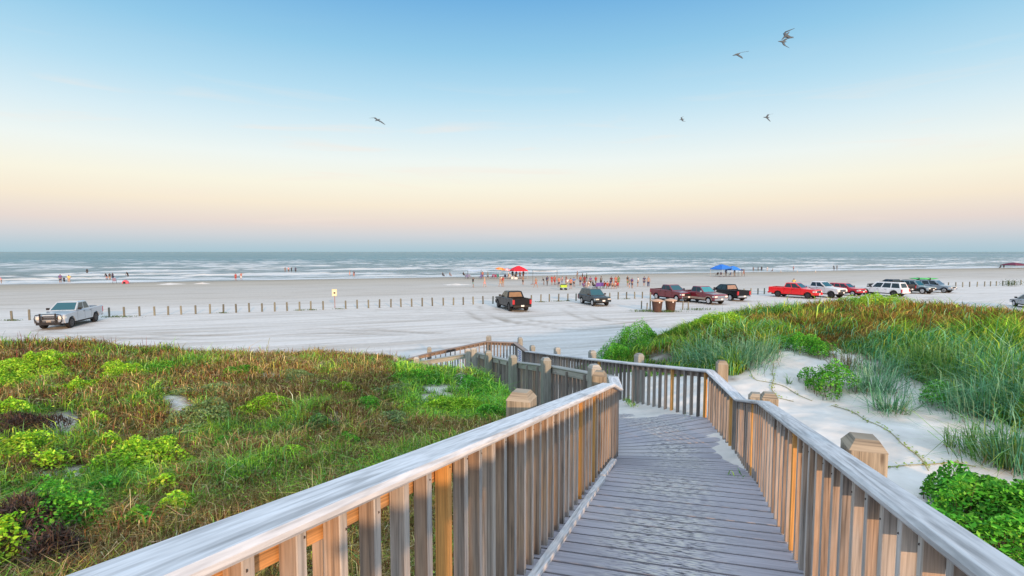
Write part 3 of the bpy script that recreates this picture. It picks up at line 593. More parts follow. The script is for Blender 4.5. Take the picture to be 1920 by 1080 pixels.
# ------------------------------------------------------------------ plants
def rot_cols(base, n, var=.25, hue=.12):
    b = np.array(base)[None, :] if np.ndim(base[0]) == 0 else np.asarray(base)
    v = np.exp(RNG.normal(0, var, (n, 1))); h = np.exp(RNG.normal(0, hue, (n, 3))); return np.clip(b*v*h, .004, .9)
def blades(P, H, Wd, col, lean=.35, droop=.5, ang=None):
    """bent grass blades: 5 verts (quad + tip) each"""
    n = len(P); H = np.broadcast_to(H, n); Wd = np.broadcast_to(Wd, n)
    a = RNG.uniform(0, 2*np.pi, n) if ang is None else ang
    ln = np.abs(RNG.normal(0, lean, n)); d = np.stack([np.cos(a), np.sin(a)], 1)
    b = RNG.uniform(0, 2*np.pi, n); w = np.stack([np.cos(b), np.sin(b)], 1)*Wd[:, None]/2
    z = np.zeros((n, 1)); w = np.concatenate([w, z], 1)
    m = P+np.concatenate([d*(H*ln*.45)[:, None], (H*.58*np.cos(np.minimum(ln, 1.2)))[:, None]], 1)
    tp = P+np.concatenate([d*(H*(ln*1.0+droop*RNG.uniform(.2, 1, n)*.6))[:, None], (H*np.clip(np.cos(np.minimum(ln, 1.3))-droop*RNG.uniform(.1, .6, n), .08, 1))[:, None]], 1)
    v = np.stack([P-w, P+w, m+w*.8, m-w*.8, tp], 1).reshape(-1, 3)
    i = (np.arange(n)*5)[:, None]; lo = np.concatenate([i+0, i+1, i+2, i+3, i+3, i+2, i+4], 1).ravel()
    stt = np.stack([np.arange(n)*7, np.arange(n)*7+4], 1).ravel()
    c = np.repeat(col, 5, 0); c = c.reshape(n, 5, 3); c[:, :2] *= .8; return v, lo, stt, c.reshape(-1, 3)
def leaves(P, S, col, flat=.6):
    n = len(P); nrm = RNG.normal(0, 1, (n, 3)); nrm[:, 2] = np.abs(nrm[:, 2])+flat*1.4; nrm /= np.linalg.norm(nrm, axis=1)[:, None]
    t = np.cross(nrm, RNG.normal(0, 1, (n, 3))); t /= np.linalg.norm(t, axis=1)[:, None]; b = np.cross(nrm, t); S = np.broadcast_to(S, n)[:, None]
    v = np.stack([P-t*S*.5, P+b*S*.30-t*S*.05, P+t*S*.5+nrm*S*.1, P-b*S*.30-t*S*.05], 1).reshape(-1, 3)
    return v, np.arange(n*4), np.arange(n)*4, np.repeat(col, 4, 0)
def merge(parts):
    v, lo, stt, c = [], [], [], []; nv = nl = 0
    for a, b, s, k in parts: v.append(a); lo.append(b+nv); stt.append(s+nl); c.append(k); nv += len(a); nl += len(b)
    return np.concatenate(v), np.concatenate(lo), np.concatenate(stt), np.concatenate(c)
WALK = []
for k in range(len(LN)-1): WALK.append((LN[k], LN[k+1]))
for k in range(len(RN)-1): WALK.append((RN[k], RN[k+1]))
polyW = np.array([[p.x, p.y] for p in LN]+[[p.x, p.y] for p in RN[::-1]])
def in_poly(X, Y, poly):
    c = np.zeros(len(X), bool); n = len(poly)
    for i in range(n):
        x0, y0 = poly[i]; x1, y1 = poly[(i+1) % n]
        k = ((y0 > Y) != (y1 > Y)) & (X < (x1-x0)*(Y-y0)/(y1-y0+1e-12)+x0); c ^= k
    return c
def seg_dist(X, Y, a, b):
    d = b-a; t = np.clip(((X-a.x)*d.x+(Y-a.y)*d.y)/(d.x**2+d.y**2), 0, 1); return np.hypot(X-a.x-d.x*t, Y-a.y-d.y*t)
def off_walk(X, Y, m=.22):
    ok = ~in_poly(X, Y, polyW)
    for a, b in WALK: ok &= seg_dist(X, Y, a, b) > m
    return ok
def ell(px, py, L_):
    s = np.zeros(len(px))
    for cx, cy, rx, ry in L_: s = np.maximum(s, 1.35-np.hypot((px-cx)/rx, (py-cy)/ry))
    return np.clip(s, 0, 1)
SANDL = [(118, 800, 34, 26), (328, 750, 22, 10), (342, 766, 22, 13), (146, 892, 26, 18), (90, 890, 26, 9), (866, 718, 12, 18), (818, 728, 26, 7), (800, 747, 20, 8), (835, 742, 18, 6), (505, 705, 22, 5), (170, 640, 18, 3)]
yb = lambda x: np.interp(x, [900, 1100, 1200, 1300, 1370, 1400, 1440, 1500, 1560, 1620, 1700, 1760, 1850, 1920, 2300], [690, 700, 700, 706, 704, 690, 662, 645, 652, 670, 700, 736, 784, 810, 950])
def sample(n, a0, a1, r0, r1, pw=.0):
    th = RNG.uniform(a0, a1, n); u = RNG.uniform(0, 1, n); r = np.exp(math.log(r0)+u*(math.log(r1)-math.log(r0)))
    X = r*np.sin(th); Y = r*np.cos(th); k = (X > -33) & (X < 41) & (Y > -5) & (Y < 37); X, Y = X[k], Y[k]
    Z = zlook(X, Y); k = (Z > .06) & off_walk(X, Y); X, Y, Z = X[k], Y[k], Z[k]; P = np.stack([X, Y, Z], 1); px, py = proj(P); return P, px, py
R_ = math.radians
# ---- the dune sheet, coloured darker where plants grow
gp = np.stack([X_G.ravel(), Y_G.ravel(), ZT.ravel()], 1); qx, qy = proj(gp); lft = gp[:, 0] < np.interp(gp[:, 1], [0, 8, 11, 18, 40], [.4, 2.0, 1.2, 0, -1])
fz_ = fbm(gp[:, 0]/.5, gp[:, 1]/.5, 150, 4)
veg_dark = np.where(lft, np.clip(1.15-ell(qx, qy, SANDL)*2.4, 0, 1), np.clip((yb(qx)-qy+4+(fz_-.5)*40)/14, 0, 1)); veg_dark = veg_dark*np.clip((gp[:, 2]-.05)*3, 0, 1)*(gp[:, 1] > .5)*np.clip(.72+(fz_-.35)*1.6, .3, 1)
veg_dark = np.where(off_walk(gp[:, 0], gp[:, 1], .05) | lft, veg_dark, veg_dark*.2)
tag(link('dune', grid_mesh('dune', X_G, Y_G, ZT, M_SAND, np.stack([veg_dark, veg_dark*0, veg_dark*0], 1))), kind='structure')
# ---- left dune
P, px, py = sample(620000, R_(-62), R_(22), 2.6, 31)
left = (P[:, 0] < np.interp(P[:, 1], [0, 8, 11, 18, 40], [.4, 2.0, 1.2, 0, -1]))
P, px, py = P[left], px[left], py[left]
sd_ = ell(px, py, SANDL); bare = fbm(P[:, 0]/.9, P[:, 1]/.9, 102, 3)
keep = (RNG.uniform(0, 1, len(P)) > sd_*2.4) & (RNG.uniform(0, 1, len(P)) > np.clip((bare-.68)*6, 0, .85))
P, px, py = P[keep], px[keep], py[keep]
n1 = fbm(P[:, 0]/1.3, P[:, 1]/1.3, 111, 4); n2 = fbm(P[:, 0]/.45, P[:, 1]/.45, 112, 3); n3 = fbm(P[:, 0]/3.5, P[:, 1]/3.5, 113, 3)
green = np.clip((n1-.5)*3.4+(n2-.5)*1.6+.07 + 1.2*np.clip((px-730)/80, 0, 1)*(py < 800) - .22*np.clip((700-py)/60, 0, 1) - .25*((px > 430) & (px < 730) & (py < 840)), 0, 1)
PAL_BR = np.array([[.20,.115,.05], [.31,.19,.08], [.29,.25,.07], [.58,.46,.25], [.16,.15,.04], [.26,.10,.05], [.34,.32,.08], [.50,.40,.17], [.09,.06,.03]])
PAL_GR = np.array([[.13,.32,.035], [.23,.45,.04], [.075,.20,.035], [.33,.50,.06], [.16,.34,.10]])
ib = RNG.integers(0, len(PAL_BR), len(P)); ig = RNG.integers(0, len(PAL_GR), len(P)); isg = RNG.uniform(0, 1, len(P)) < green*.9+.06
col = np.where(isg[:, None], PAL_GR[ig], PAL_BR[ib]); col = rot_cols(col, len(P), .34, .08)*((.75+.5*n3)*(.55+.95*n2))[:, None]
col = np.where(((px > 740) & (py < 800) & isg)[:, None], col*1.45, col)
D = np.hypot(P[:, 0], P[:, 1]); hh = (.14+.30*n2*np.exp(RNG.normal(0, .35, len(P))))*np.where(py < 700, 1.15, 1.0); hh *= np.clip(1.25-1.3*ell(px, py, SANDL), .4, 1)
wd = np.clip(.004+D*.0007, .006, .018)*np.exp(RNG.normal(0, .25, len(P)))
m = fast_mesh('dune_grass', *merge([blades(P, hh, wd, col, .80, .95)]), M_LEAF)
tag(link('dune_grass', m), kind='stuff', label='brown and olive dune grass covering the left dune', cat='dune grass')
# low leaves mixed in
k = RNG.uniform(0, 1, len(P)) < .30*np.clip(green+.2, 0, 1); Pl = P[k]+np.stack([RNG.normal(0, .03, k.sum()), RNG.normal(0, .03, k.sum()), RNG.uniform(.02, .2, k.sum())], 1)
cl_ = rot_cols(PAL_GR[RNG.integers(0, 5, k.sum())]*1.15, k.sum(), .25, .1)
tag(link('ground_vine', fast_mesh('ground_vine', *leaves(Pl, np.clip(.02+D[k]*.0022, .03, .06), cl_), M_LEAF)), kind='stuff', label='small green leaves growing low between the grasses of the left dune', cat='ground cover')
# seed stalks on the skyline of the left dune
q = (py < 690) & (RNG.uniform(0, 1, len(P)) < .006); Ps = P[q]
tag(link('seed_stalks', fast_mesh('seed_stalks', *blades(Ps, RNG.uniform(.3, .62, len(Ps)), .02, rot_cols((.20,.07,.06), len(Ps), .2), .16, .1), M_LEAF)), kind='stuff', label='thin reddish seed stalks rising over the crest of the left dune', cat='seed stalks')
# ---- right dune
P, px, py = sample(520000, R_(4), R_(60), 4.0, 36)
right = (P[:, 0] > np.interp(P[:, 1], [0, 7.5, 9.5, 20, 22, 40], [2.5, 3.4, 3.8, 1.2, 1.6, 1.0])+.15)
wob = (fbm(P[:, 0]/.8, P[:, 1]/.8, 120, 3)-.5)*34
keep = right & (py < yb(px)+wob) & ((P[:, 1] < 30) | (P[:, 2] > .3))
hole = ell(px, py, [(1240, 672, 42, 14), (1205, 690, 30, 10), (1600, 672, 34, 8), (1660, 665, 16, 5)])
keep &= RNG.uniform(0, 1, len(P)) > hole*1.2
P, px, py = P[keep], px[keep], py[keep]
n1 = fbm(P[:, 0]/1.5, P[:, 1]/1.5, 131, 4); n2 = fbm(P[:, 0]/.6, P[:, 1]/.6, 132, 3); n3 = fbm(P[:, 0]/3.2, P[:, 1]/3.2, 133, 3)
clump = fbm(P[:, 0]/.7, P[:, 1]/.7, 134, 2)
brown = np.clip((n1-.5)*2.4+.20+1.15*np.clip((px-1430)/200, 0, 1)*np.clip((660-py)/40, 0, 1)+.35*np.clip((640-py)/40, 0, 1)*np.clip((px-1330)/80, 0, 1)-.5*(py > 670), .03, .93)
blue = np.clip((n3-.45)*3+.35*(py > 650)+.4*((px > 1750) & (py > 690)) + .4*((px > 1300) & (px < 1430) & (py > 620)), 0, 1)
PB = np.array([[.20,.11,.03], [.29,.19,.045], [.16,.10,.03], [.40,.30,.10], [.22,.20,.045]]); PG = np.array([[.11,.30,.03], [.22,.44,.04], [.055,.17,.025], [.40,.52,.08]]); PT = np.array([[.08,.31,.13], [.15,.40,.19], [.26,.50,.28], [.04,.18,.07]])
u = RNG.uniform(0, 1, len(P)); isb = u < brown; isbl = (~isb) & (RNG.uniform(0, 1, len(P)) < blue*.6)
col = np.where(isb[:, None], PB[RNG.integers(0, 5, len(P))], np.where(isbl[:, None], PT[RNG.integers(0, 4, len(P))], PG[RNG.integers(0, 4, len(P))]))
col = rot_cols(col, len(P), .32, .07)*((.75+.5*n3)*(.5+1.0*clump))[:, None]
hh = np.where(isb, .42, .62)*np.clip((px-1130)/260, .38, 1)*(.35+1.1*clump)*np.exp(RNG.normal(0, .22, len(P)))*np.where((py > 640), 1.2, .85)*np.clip((yb(px)+25-py)/60, .45, 1)
wd = np.clip(.008+np.hypot(P[:, 0], P[:, 1])*.0007, .012, .026)*np.exp(RNG.normal(0, .25, len(P)))
# blades of one clump lean away from its heart
gxc = np.gradient if False else None
ca = fbm(P[:, 0]/1.1, P[:, 1]/1.1, 140, 2)*4*np.pi+RNG.normal(0, .9, len(P))
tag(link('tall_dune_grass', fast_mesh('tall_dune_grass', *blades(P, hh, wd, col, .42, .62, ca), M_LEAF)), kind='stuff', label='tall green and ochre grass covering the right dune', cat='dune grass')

# ---- single plants ------------------------------------------------
def shrub(px, py, rx, ry, label, pal, h=.3, dens=1.0, leaf=.042, name='leafy_shrub', cat='shrub', group='bright green leafy plants on the dunes', twig=False):
    c = on_dune(px, py); Yc = math.hypot(c[0], c[1]); a = rx*c[1]/F
    lo_, hi_ = on_dune(px, py+ry), on_dune(px, py-ry); b = max(a*.45, min(np.hypot(*(hi_-lo_)[:2])/2, a*1.5))
    n = int(min(14000, 1500*a*b*dens/(leaf/.055)**2*3.14*1.4)+250)
    r = np.sqrt(RNG.uniform(0, 1, n)); th = RNG.uniform(0, 2*np.pi, n); wv = 1+.28*np.sin(th*3+px)+.18*np.sin(th*5+py); 
    x = r*np.cos(th)*a*wv; y = r*np.sin(th)*b*wv; al = math.atan2(c[0], c[1]); X = c[0]+x*math.cos(al)+y*math.sin(al); Y = c[1]-x*math.sin(al)+y*math.cos(al)
    k = off_walk(X, Y, .16); X, Y, r = X[k], Y[k], r[k]; n = len(X); z0 = zlook(X, Y)
    lump = fbm(X/.28, Y/.28, int(px), 3); top = h*np.sqrt(np.clip(1-r**2*.95, 0, 1))*(.35+1.25*lump)
    z = z0+top*(1-RNG.uniform(0, 1, n)**2.2*.75)+.02
    pal = np.array(pal); cc = rot_cols(pal[RNG.integers(0, len(pal), n)], n, .2, .07)*(.6+.8*lump)[:, None]
    root = empty(name, (c[0], c[1], float(zlook(np.array([c[0]]), np.array([c[1]]))[0])), 0, label, cat, group)
    P = np.stack([X, Y, z], 1)-np.array(root.location)
    ls = leaf*np.exp(RNG.normal(0, .25, n))
    if twig: v = blades(P, RNG.uniform(.06, .16, n), .012, cc, .9, .8)
    else: v = leaves(P, ls, cc, .5)
    link('foliage', fast_mesh('foliage', *v, M_DRY if twig else M_LEAF), root)
    ns = max(30, n//30); q = RNG.integers(0, n, ns); B = P[q].copy(); hb = P[q][:, 2]-(z0[q]-root.location.z); B[:, 2] = z0[q]-root.location.z-.02
    link('stem', fast_mesh('stem', *blades(B, np.maximum(hb, .05)+.05, .010, rot_cols((.12,.09,.05), ns, .2), .25, .1), M_DRY), root)
    return root
YG = [(.24,.52,.03), (.36,.62,.04), (.15,.38,.03), (.46,.66,.07)]; GG = [(.08,.34,.03), (.13,.44,.04), (.05,.22,.03), (.20,.50,.06)]; DG = [(.10,.22,.06), (.16,.30,.09), (.08,.17,.05)]; DK = [(.055,.04,.04), (.09,.06,.05), (.04,.035,.03), (.13,.09,.07)]; SM = [(.20,.30,.11), (.26,.36,.15), (.14,.24,.10)]
for a in [
 (62, 692, 72, 17, 'wide yellow green leafy plant near the left edge below the dune crest', YG, .32),
 (20, 725, 40, 16, 'yellow green leafy plant cut by the left edge, under the wide one', YG, .28),
 (228, 708, 40, 13, 'small yellow green leafy plant in brown grass, in line with the silver pickup', YG, .28),
 (412, 655, 24, 8, 'round green shrub on the skyline of the left dune', YG, .38),
 (382, 795, 52, 22, 'dull grey green shrub right of the small sand patches', SM, .34),
 (400, 742, 60, 9, 'flat pale olive plant on the middle of the left dune', SM, .2),
 (268, 884, 76, 27, 'broad bright green leafy plant in the middle of the left dune foreground', YG, .36),
 (180, 797, 22, 9, 'tiny green leafy plant right of the white sand patch', YG, .2),
 (38, 856, 48, 15, 'bright green leafy plant at the left edge between two dark brush patches', YG, .32),
 (115, 992, 66, 30, 'bright green leafy plant at lower left beside dark dry brush', GG, .38),
 (18, 1048, 36, 22, 'yellow green leafy plant in the bottom left corner', YG, .36),
 (40, 945, 40, 10, 'thin green leafy plant above the dark brush at lower left', GG, .25),
 (262, 1000, 36, 16, 'green leafy plant between the corner plants and the railing', GG, .26),
 (345, 977, 44, 16, 'bright green leafy plant touching the upper edge of the left railing', YG, .28),
 (500, 768, 50, 16, 'yellow green plant in the brown grass, centre of the left dune', YG, .22),
 (548, 860, 24, 9, 'small bright green tuft of leaves low on the left dune', YG, .2),
 (600, 815, 36, 14, 'dull green leafy plant above the middle of the left railing', DG, .24),
 (850, 692, 70, 8, 'green leafy plant along the foot of the lower walkway', GG, .22),
 (925, 700, 36, 15, 'green leafy plant against the grey railing posts', GG, .28),
 (790, 712, 50, 12, 'green leafy plant left of the small sand patch by the walkway turn', GG, .22),
 (905, 738, 50, 18, 'green leafy plant right of the small sand patch by the walkway turn', GG, .26),
 (850, 770, 60, 14, 'bright green leafy plant behind the big square post', YG, .24),
 (920, 786, 36, 12, 'dark green leafy plant just left of the big square post', GG, .24),
 (1552, 731, 46, 17, 'dark green leafy bush alone on the white sand slope', GG, .46),
 (1767, 757, 38, 12, 'small green leafy bush beside the long grass on the sand slope', GG, .36),
 (1180, 656, 56, 20, 'rounded green bush on the dune nose behind the right railing', GG, .8),
 (1152, 678, 26, 9, 'small rounded green bush at the very tip of the right dune', GG, .5),
 (1350, 612, 56, 8, 'low bright green plant in the grass left of the right dune crest', YG, .42),
 (1250, 628, 40, 8, 'yellow green bush left of the low bright plant on the right dune', YG, .45),
 (1640, 577, 60, 4, 'bright green strip of low plant on the crest below the red cars', YG, .55),
 (1500, 657, 40, 7, 'green leafy plant at the top edge of the sand slope', GG, .4),
 (1540, 668, 24, 6, 'small green leafy plant at the upper edge of the sand, beside another', GG, .36)]: shrub(*a)
spots = [(150, 735, 34, 9, 'above the white sand patch'), (300, 700, 30, 7, 'left of centre on the crest slope'), (345, 830, 34, 10, 'under the dull grey green shrub'), (205, 850, 30, 9, 'above the broad foreground plant'), (430, 850, 30, 10, 'in brown grass above the rail middle'), (470, 905, 34, 9, 'just above the long left rail'), (640, 735, 30, 7, 'in the brown grass right of centre'), (690, 770, 32, 9, 'well left of the big square post'), (740, 800, 34, 10, 'above the rail, left of the big square post'), (100, 880, 26, 8, 'right of the edge plant at mid left'), (205, 935, 36, 11, 'between the broad plant and the dark brush'), (560, 712, 30, 6, 'under the crest near the centre'), (300, 930, 34, 10, 'under the broad foreground plant'), (455, 700, 26, 6, 'below the round skyline shrub'), (740, 745, 34, 9, 'left of the sand by the walkway turn'), (30, 780, 36, 10, 'at the left edge beside the dark brush'), (660, 840, 30, 9, 'close above the middle of the long rail')]
for k_, (x, y, rx, ry, w_) in enumerate(spots): shrub(x, y, rx, ry, 'small leafy plant '+w_, [YG, GG, SM][k_ % 3], .24)
shrub(1880, 1000, 128, 82, 'large glossy green bush in the lower right corner behind the railing', GG, .50, 3.0, .05)
for a in [(52, 818, 46, 16, 'dark dry brush at the left edge above a bright green plant'), (50, 1010, 55, 34, 'dark dry brush in the bottom left corner'), (110, 1062, 40, 22, 'dark dry brush against the left railing at the bottom')]:
    shrub(*a, DK, .3, 1.5, .05, 'dry_brush', 'brush', 'dark dry brush patches', True)
def tuft(px, py, n, h, sp, label, pal, lean=.55, w=.012, droop=.9):
    c = on_dune(px, py); z = float(zlook(np.array([c[0]]), np.array([c[1]]))[0]); root = empty('grass_tuft', (c[0], c[1], z), 0, label, 'grass tuft', 'grass tufts on the sand slope')
    X = RNG.normal(0, sp, n); Y = RNG.normal(0, sp, n); Z = zlook(X+c[0], Y+c[1])-z; P = np.stack([X, Y, Z], 1); pal = np.array(pal)
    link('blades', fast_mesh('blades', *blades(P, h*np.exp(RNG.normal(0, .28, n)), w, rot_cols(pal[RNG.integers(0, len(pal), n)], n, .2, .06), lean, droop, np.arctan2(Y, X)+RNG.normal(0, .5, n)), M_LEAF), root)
    k = n//7; link('dry_blades', fast_mesh('dry_blades', *blades(P[:k]*1.15, h*.55, w*.8, rot_cols((.30,.21,.12), k, .2), .9, 1.0), M_LEAF), root)
BT = [(.12,.34,.19), (.22,.46,.28), (.08,.24,.11), (.30,.50,.30)]; LG = [(.16,.36,.07), (.10,.27,.07), (.28,.42,.12)]
for a in [
 (1640, 735, 300, .62, .20, 'blue green grass tuft right of the dark bush on the sand', BT),
 (1655, 705, 260, .6, .24, 'pale blue green grass tuft above the drooping one', BT),
 (1668, 772, 200, .5, .13, 'drooping blue green grass tuft leaning over open sand', BT, .9),
 (1780, 838, 26, .42, .04, 'small yellow green grass shoot, left one of two on the sand', LG, .25),
 (1818, 842, 30, .42, .04, 'small yellow green grass shoot, right one of two on the sand', LG, .25),
 (1835, 778, 420, .7, .26, 'large blue green grass clump where the sand meets the right edge', BT),
 (1900, 782, 480, .85, .30, 'tall blue green grass clump at the right edge of the photo', BT),
 (1885, 745, 420, .95, .34, 'tall dark green grass clump behind the ones at the right edge', BT),
 (1740, 700, 520, .85, .30, 'arching yellow green grass clump in the middle of the right dune', LG),
 (1790, 725, 420, .8, .28, 'arching green grass clump right of the yellow green one', LG),
 (1375, 690, 520, .8, .36, 'dense blue green grass clump behind the corner post', BT),
 (1320, 680, 420, .7, .34, 'blue green grass clump left of the one behind the corner post', BT),
 (1420, 672, 320, .7, .26, 'blue green grass clump at the left end of the sand slope', BT),
 (1880, 868, 420, .62, .22, 'green spiky grass tuft above the large glossy bush', LG),
 (1918, 880, 320, .7, .2, 'spiky blue green grass tuft at the right edge above the glossy bush', BT),
 (1590, 690, 160, .5, .16, 'brownish green grass tuft at the top of the sand slope', [(.16,.2,.09), (.24,.17,.1)]),
 (1480, 720, 16, .2, .03, 'tiny green grass tuft on the sand near the top of the slope', LG)]: tuft(*a)
# creeping vines on the sand
def vine(pts, label, leaf=.05, dens=26):
    W_ = np.array([on_dune(*q) for q in pts]); d = np.concatenate([[0], np.cumsum(np.linalg.norm(np.diff(W_, axis=0), axis=1))]); s = np.linspace(0, d[-1], int(d[-1]*14)+4)
    X = np.interp(s, d, W_[:, 0])+.03*np.sin(s*5); Y = np.interp(s, d, W_[:, 1])+.03*np.cos(s*4); Z = zlook(X, Y)+.012
    root = empty('beach_vine', (X[0], Y[0], Z[0]), 0, label, 'vine', 'creeping vines on the sand slope'); o = np.array(root.location)
    mb = MB(); tube(mb, [V(*p)-root.location for p in np.stack([X, Y, Z], 1)], .006, 5); mb.build('runner', plain('vine_stem', (.30,.28,.12), .7), root)
    n = int(d[-1]*dens); q = RNG.uniform(0, d[-1], n); P = np.stack([np.interp(q, s, X)+RNG.normal(0, .035, n), np.interp(q, s, Y)+RNG.normal(0, .035, n), np.interp(q, s, Z)+RNG.uniform(.0, .04, n)], 1)-o
    link('leaves', fast_mesh('leaves', *leaves(P, leaf, rot_cols((.30,.40,.09), n, .3, .08), 1.4), M_LEAF), root)
vine([(1560, 762), (1600, 776), (1640, 795), (1680, 822), (1712, 850), (1730, 872), (1745, 888)], 'long creeping vine running diagonally down the sand slope')
vine([(1660, 880), (1700, 874), (1745, 872), (1790, 868), (1830, 878)], 'creeping vine running level across the sand to the glossy bush')
vine([(1448, 678), (1450, 705), (1448, 732), (1455, 748), (1490, 755)], 'short creeping vine near the paired railing posts')
vine([(1395, 690), (1420, 715), (1475, 728), (1520, 752)], 'sparse creeping vine from the corner post to the dark bush', .045, 16)
# green on the landing edge and at the deck side
def weed(x, y, Y, n, sx, label):
    c = aty(x, y, Y); root = empty('weed', c, 0, label, 'weed', 'weeds along the deck edges'); P = np.stack([RNG.normal(0, sx*.35, n), RNG.normal(0, sx, n), RNG.uniform(0, .02, n)], 1)
    link('blades', fast_mesh('blades', *blades(P, .09, .012, rot_cols(PAL_GR[RNG.integers(0, 5, n)]*1.3, n, .2), .6, .5), M_LEAF), root)
weed(1412, 928, 5.5, 120, .22, 'small green weed beside the deck at the foot of the right railing')
weed(1308, 803, 9.2, 140, .2, 'small green weed on the drifted sand at the landing corner')
weed(1180, 757, 11.2, 90, .16, 'small green weed at the far end of the drifted sand')
# ------------------------------------------------------------------ bollards
ORD = ['first', 'second', 'third', 'fourth', 'fifth', 'sixth', 'seventh', 'eighth', 'ninth', 'tenth', 'eleventh', 'twelfth', 'thirteenth', 'fourteenth', 'fifteenth', 'sixteenth', 'seventeenth', 'eighteenth', 'nineteenth', 'twentieth']
def boll_xy(px):
    r = (px-960)/F; Y = 61.0/(1-.36*r); return at(px, 540-F*((0-EYE)*CP+Y*SP)*-1/(Y*CP+EYE*SP)*-1, 0) if False else V(r*(Y*CP+EYE*SP), Y, 0)
bm_ = MB(); lathe(bm_, [(.085,-.3),(.085,.86),(.07,.90),(.0,.905)], n=10)
for f in bm_.uv[:]: pass
for i, f in enumerate(bm_.f): bm_.uv[i] = [(bm_.v[j][2], math.atan2(bm_.v[j][1], bm_.v[j][0])*.085) for j in f]
proto_b = bm_.build('bollard', M_BOLL); me_b = proto_b.data; bpy.data.objects.remove(proto_b)
def bollard(px, label, h=1.0, loc=None):
    o = link('bollard', me_b); p = loc if loc is not None else boll_xy(px); o.location = p; o.rotation_euler = (random.uniform(-.03,.03), random.uniform(-.03,.03), random.uniform(0,6)); o.scale = (1,1,h*random.uniform(.95,1.05))
    tag(o, label, 'bollard', 'wooden bollards in a row along the beach'); return o
bollard(22.5, 'wooden bollard nearest the left edge, with grass at its foot'); bollard(55.5, 'wooden bollard just in front of the silver pickup bumper')
A_ = [205, 233, 262, 290, 315.5, 340, 367, 394, 419, 443, 467.5, 491.5, 515.4, 538.5, 561.9, 582.9, 606]
for i, x in enumerate(A_):
    bollard(x, (ORD[i]+' wooden bollard to the right of the silver pickup') if i < 9 else (ORD[len(A_)-1-i]+' wooden bollard to the left of the cream sign'))
B_ = [648.3, 669.8, 691, 711.5, 733, 751.9, 772, 791.7, 810.8, 831.3, 850.2, 868.8, 887.3, 905.8, 924.2]
for i, x in enumerate(B_): bollard(x, (ORD[i]+' wooden bollard to the right of the cream sign') if i < 8 else (ORD[len(B_)-1-i]+' wooden bollard to the left of the black pickup'))
for i, x in enumerate([996, 1014, 1030, 1047.3, 1064.6, 1080]): bollard(x, (ORD[i]+' wooden bollard to the right of the black pickup seen from behind'))
for i, x in enumerate([1143.3, 1159, 1174.6, 1190, 1204.4]): bollard(x, ORD[i]+' wooden bollard to the right of the dark green-black utility vehicle')
for i, x in enumerate([1395, 1408, 1421, 1433]): bollard(x, ORD[i]+' wooden bollard to the right of the black pickup behind the maroon ones')
for i, x in enumerate([1778, 1792, 1805, 1818, 1832, 1846, 1857, 1868, 1880, 1891, 1902, 1914]): bollard(x, ORD[i]+' wooden bollard to the right of the blue grey wagon, toward the right edge')
for x, y, h, lb in [(1202.6, 579, .95, 'short wooden post left of the brown bins'), (1213, 579.5, .75, 'stubby wooden post between a short post and a tall pole'), (1280, 580.5, 1.0, 'slim grey post right of the brown bins'), (1290.5, 580.5, .95, 'second slim grey post right of the brown bins')]:
    o = bollard(0, lb, h, at(x, y, 0)); o.scale = (.75, .75, h); o['group'] = 'short posts by the brown bins'
mb = MB(); lathe(mb, [(.075,-.3),(.075,1.78),(.05,1.84)], n=10); o = mb.build('pole', M_BOLL); o.location = at(1219, 581, 0); tag(o, 'tall wooden pole touching the left brown bin', 'pole')
# grass at the foot of bollards
def foot_grass(pts, name_label):
    for (x, n, s, lb) in pts:
        c = boll_xy(x); root = empty('grass_tuft', c, 0, lb, 'grass tuft', 'grass tufts at the bollards'); P = np.stack([RNG.normal(0, s, n), RNG.normal(0, s*.35, n), np.zeros(n)], 1)
        link('blades', fast_mesh('blades', *blades(P, .16, .035, rot_cols((.10,.16,.05), n, .2), .6, .5), M_LEAF), root)
foot_grass([(22, 120, .35, 'green tuft at the leftmost bollard'), (218, 200, .9, 'long green tuft between the silver pickup and the next bollards'), (418, 60, .25, 'small dark tuft at the ninth bollard right of the silver pickup'), (562, 60, .25, 'dark tuft at the third bollard left of the cream sign'), (583, 80, .35, 'dark tuft at the second bollard left of the cream sign'),
 (635, 60, .3, 'dark tuft at the foot of the cream sign'), (1014, 90, .38, 'dark tuft at the second bollard right of the black pickup'), (1047, 70, .32, 'dark tuft at the fourth bollard right of the black pickup'), (1065, 50, .22, 'small dark tuft near the dark utility vehicle'), (1174, 70, .35, 'dark tuft at the third bollard right of the dark utility vehicle')], '')
c = boll_xy(1893)+V(-1.2, -1.5, 0); root = empty('beach_shrub', c, 0, 'lone dark shrub among the far right bollards', 'shrub'); n = 500; P = RNG.normal(0, 1, (n, 3))*np.array([.75,.5,.33])+np.array([0,0,.45]); P = P[P[:, 2] > 0]
link('foliage', fast_mesh('foliage', *leaves(P, .17, rot_cols((.06,.12,.04), len(P), .3)), M_LEAF), root); mb = MB(); tube(mb, [V(0,0,-.1), V(.05,0,.5)], .04); mb.build('stem', M_BOLL, root)
for x, y, n, s, lb in [(1213, 584, 200, .8, 'green grass tuft left of the brown bins'), (1255, 585, 160, .7, 'green grass tuft at the foot of the brown bins'), (1305, 581, 120, .8, 'green grass tuft right of the brown bins')]:
    c = at(x, y, 0); root = empty('grass_tuft', c, 0, lb, 'grass tuft', 'grass tufts at the brown bins'); P = np.stack([RNG.normal(0, s, n), RNG.normal(0, .3, n), np.zeros(n)], 1)
    link('blades', fast_mesh('blades', *blades(P, .28, .035, rot_cols((.11,.18,.06), n, .2), .6, .5), M_LEAF), root)
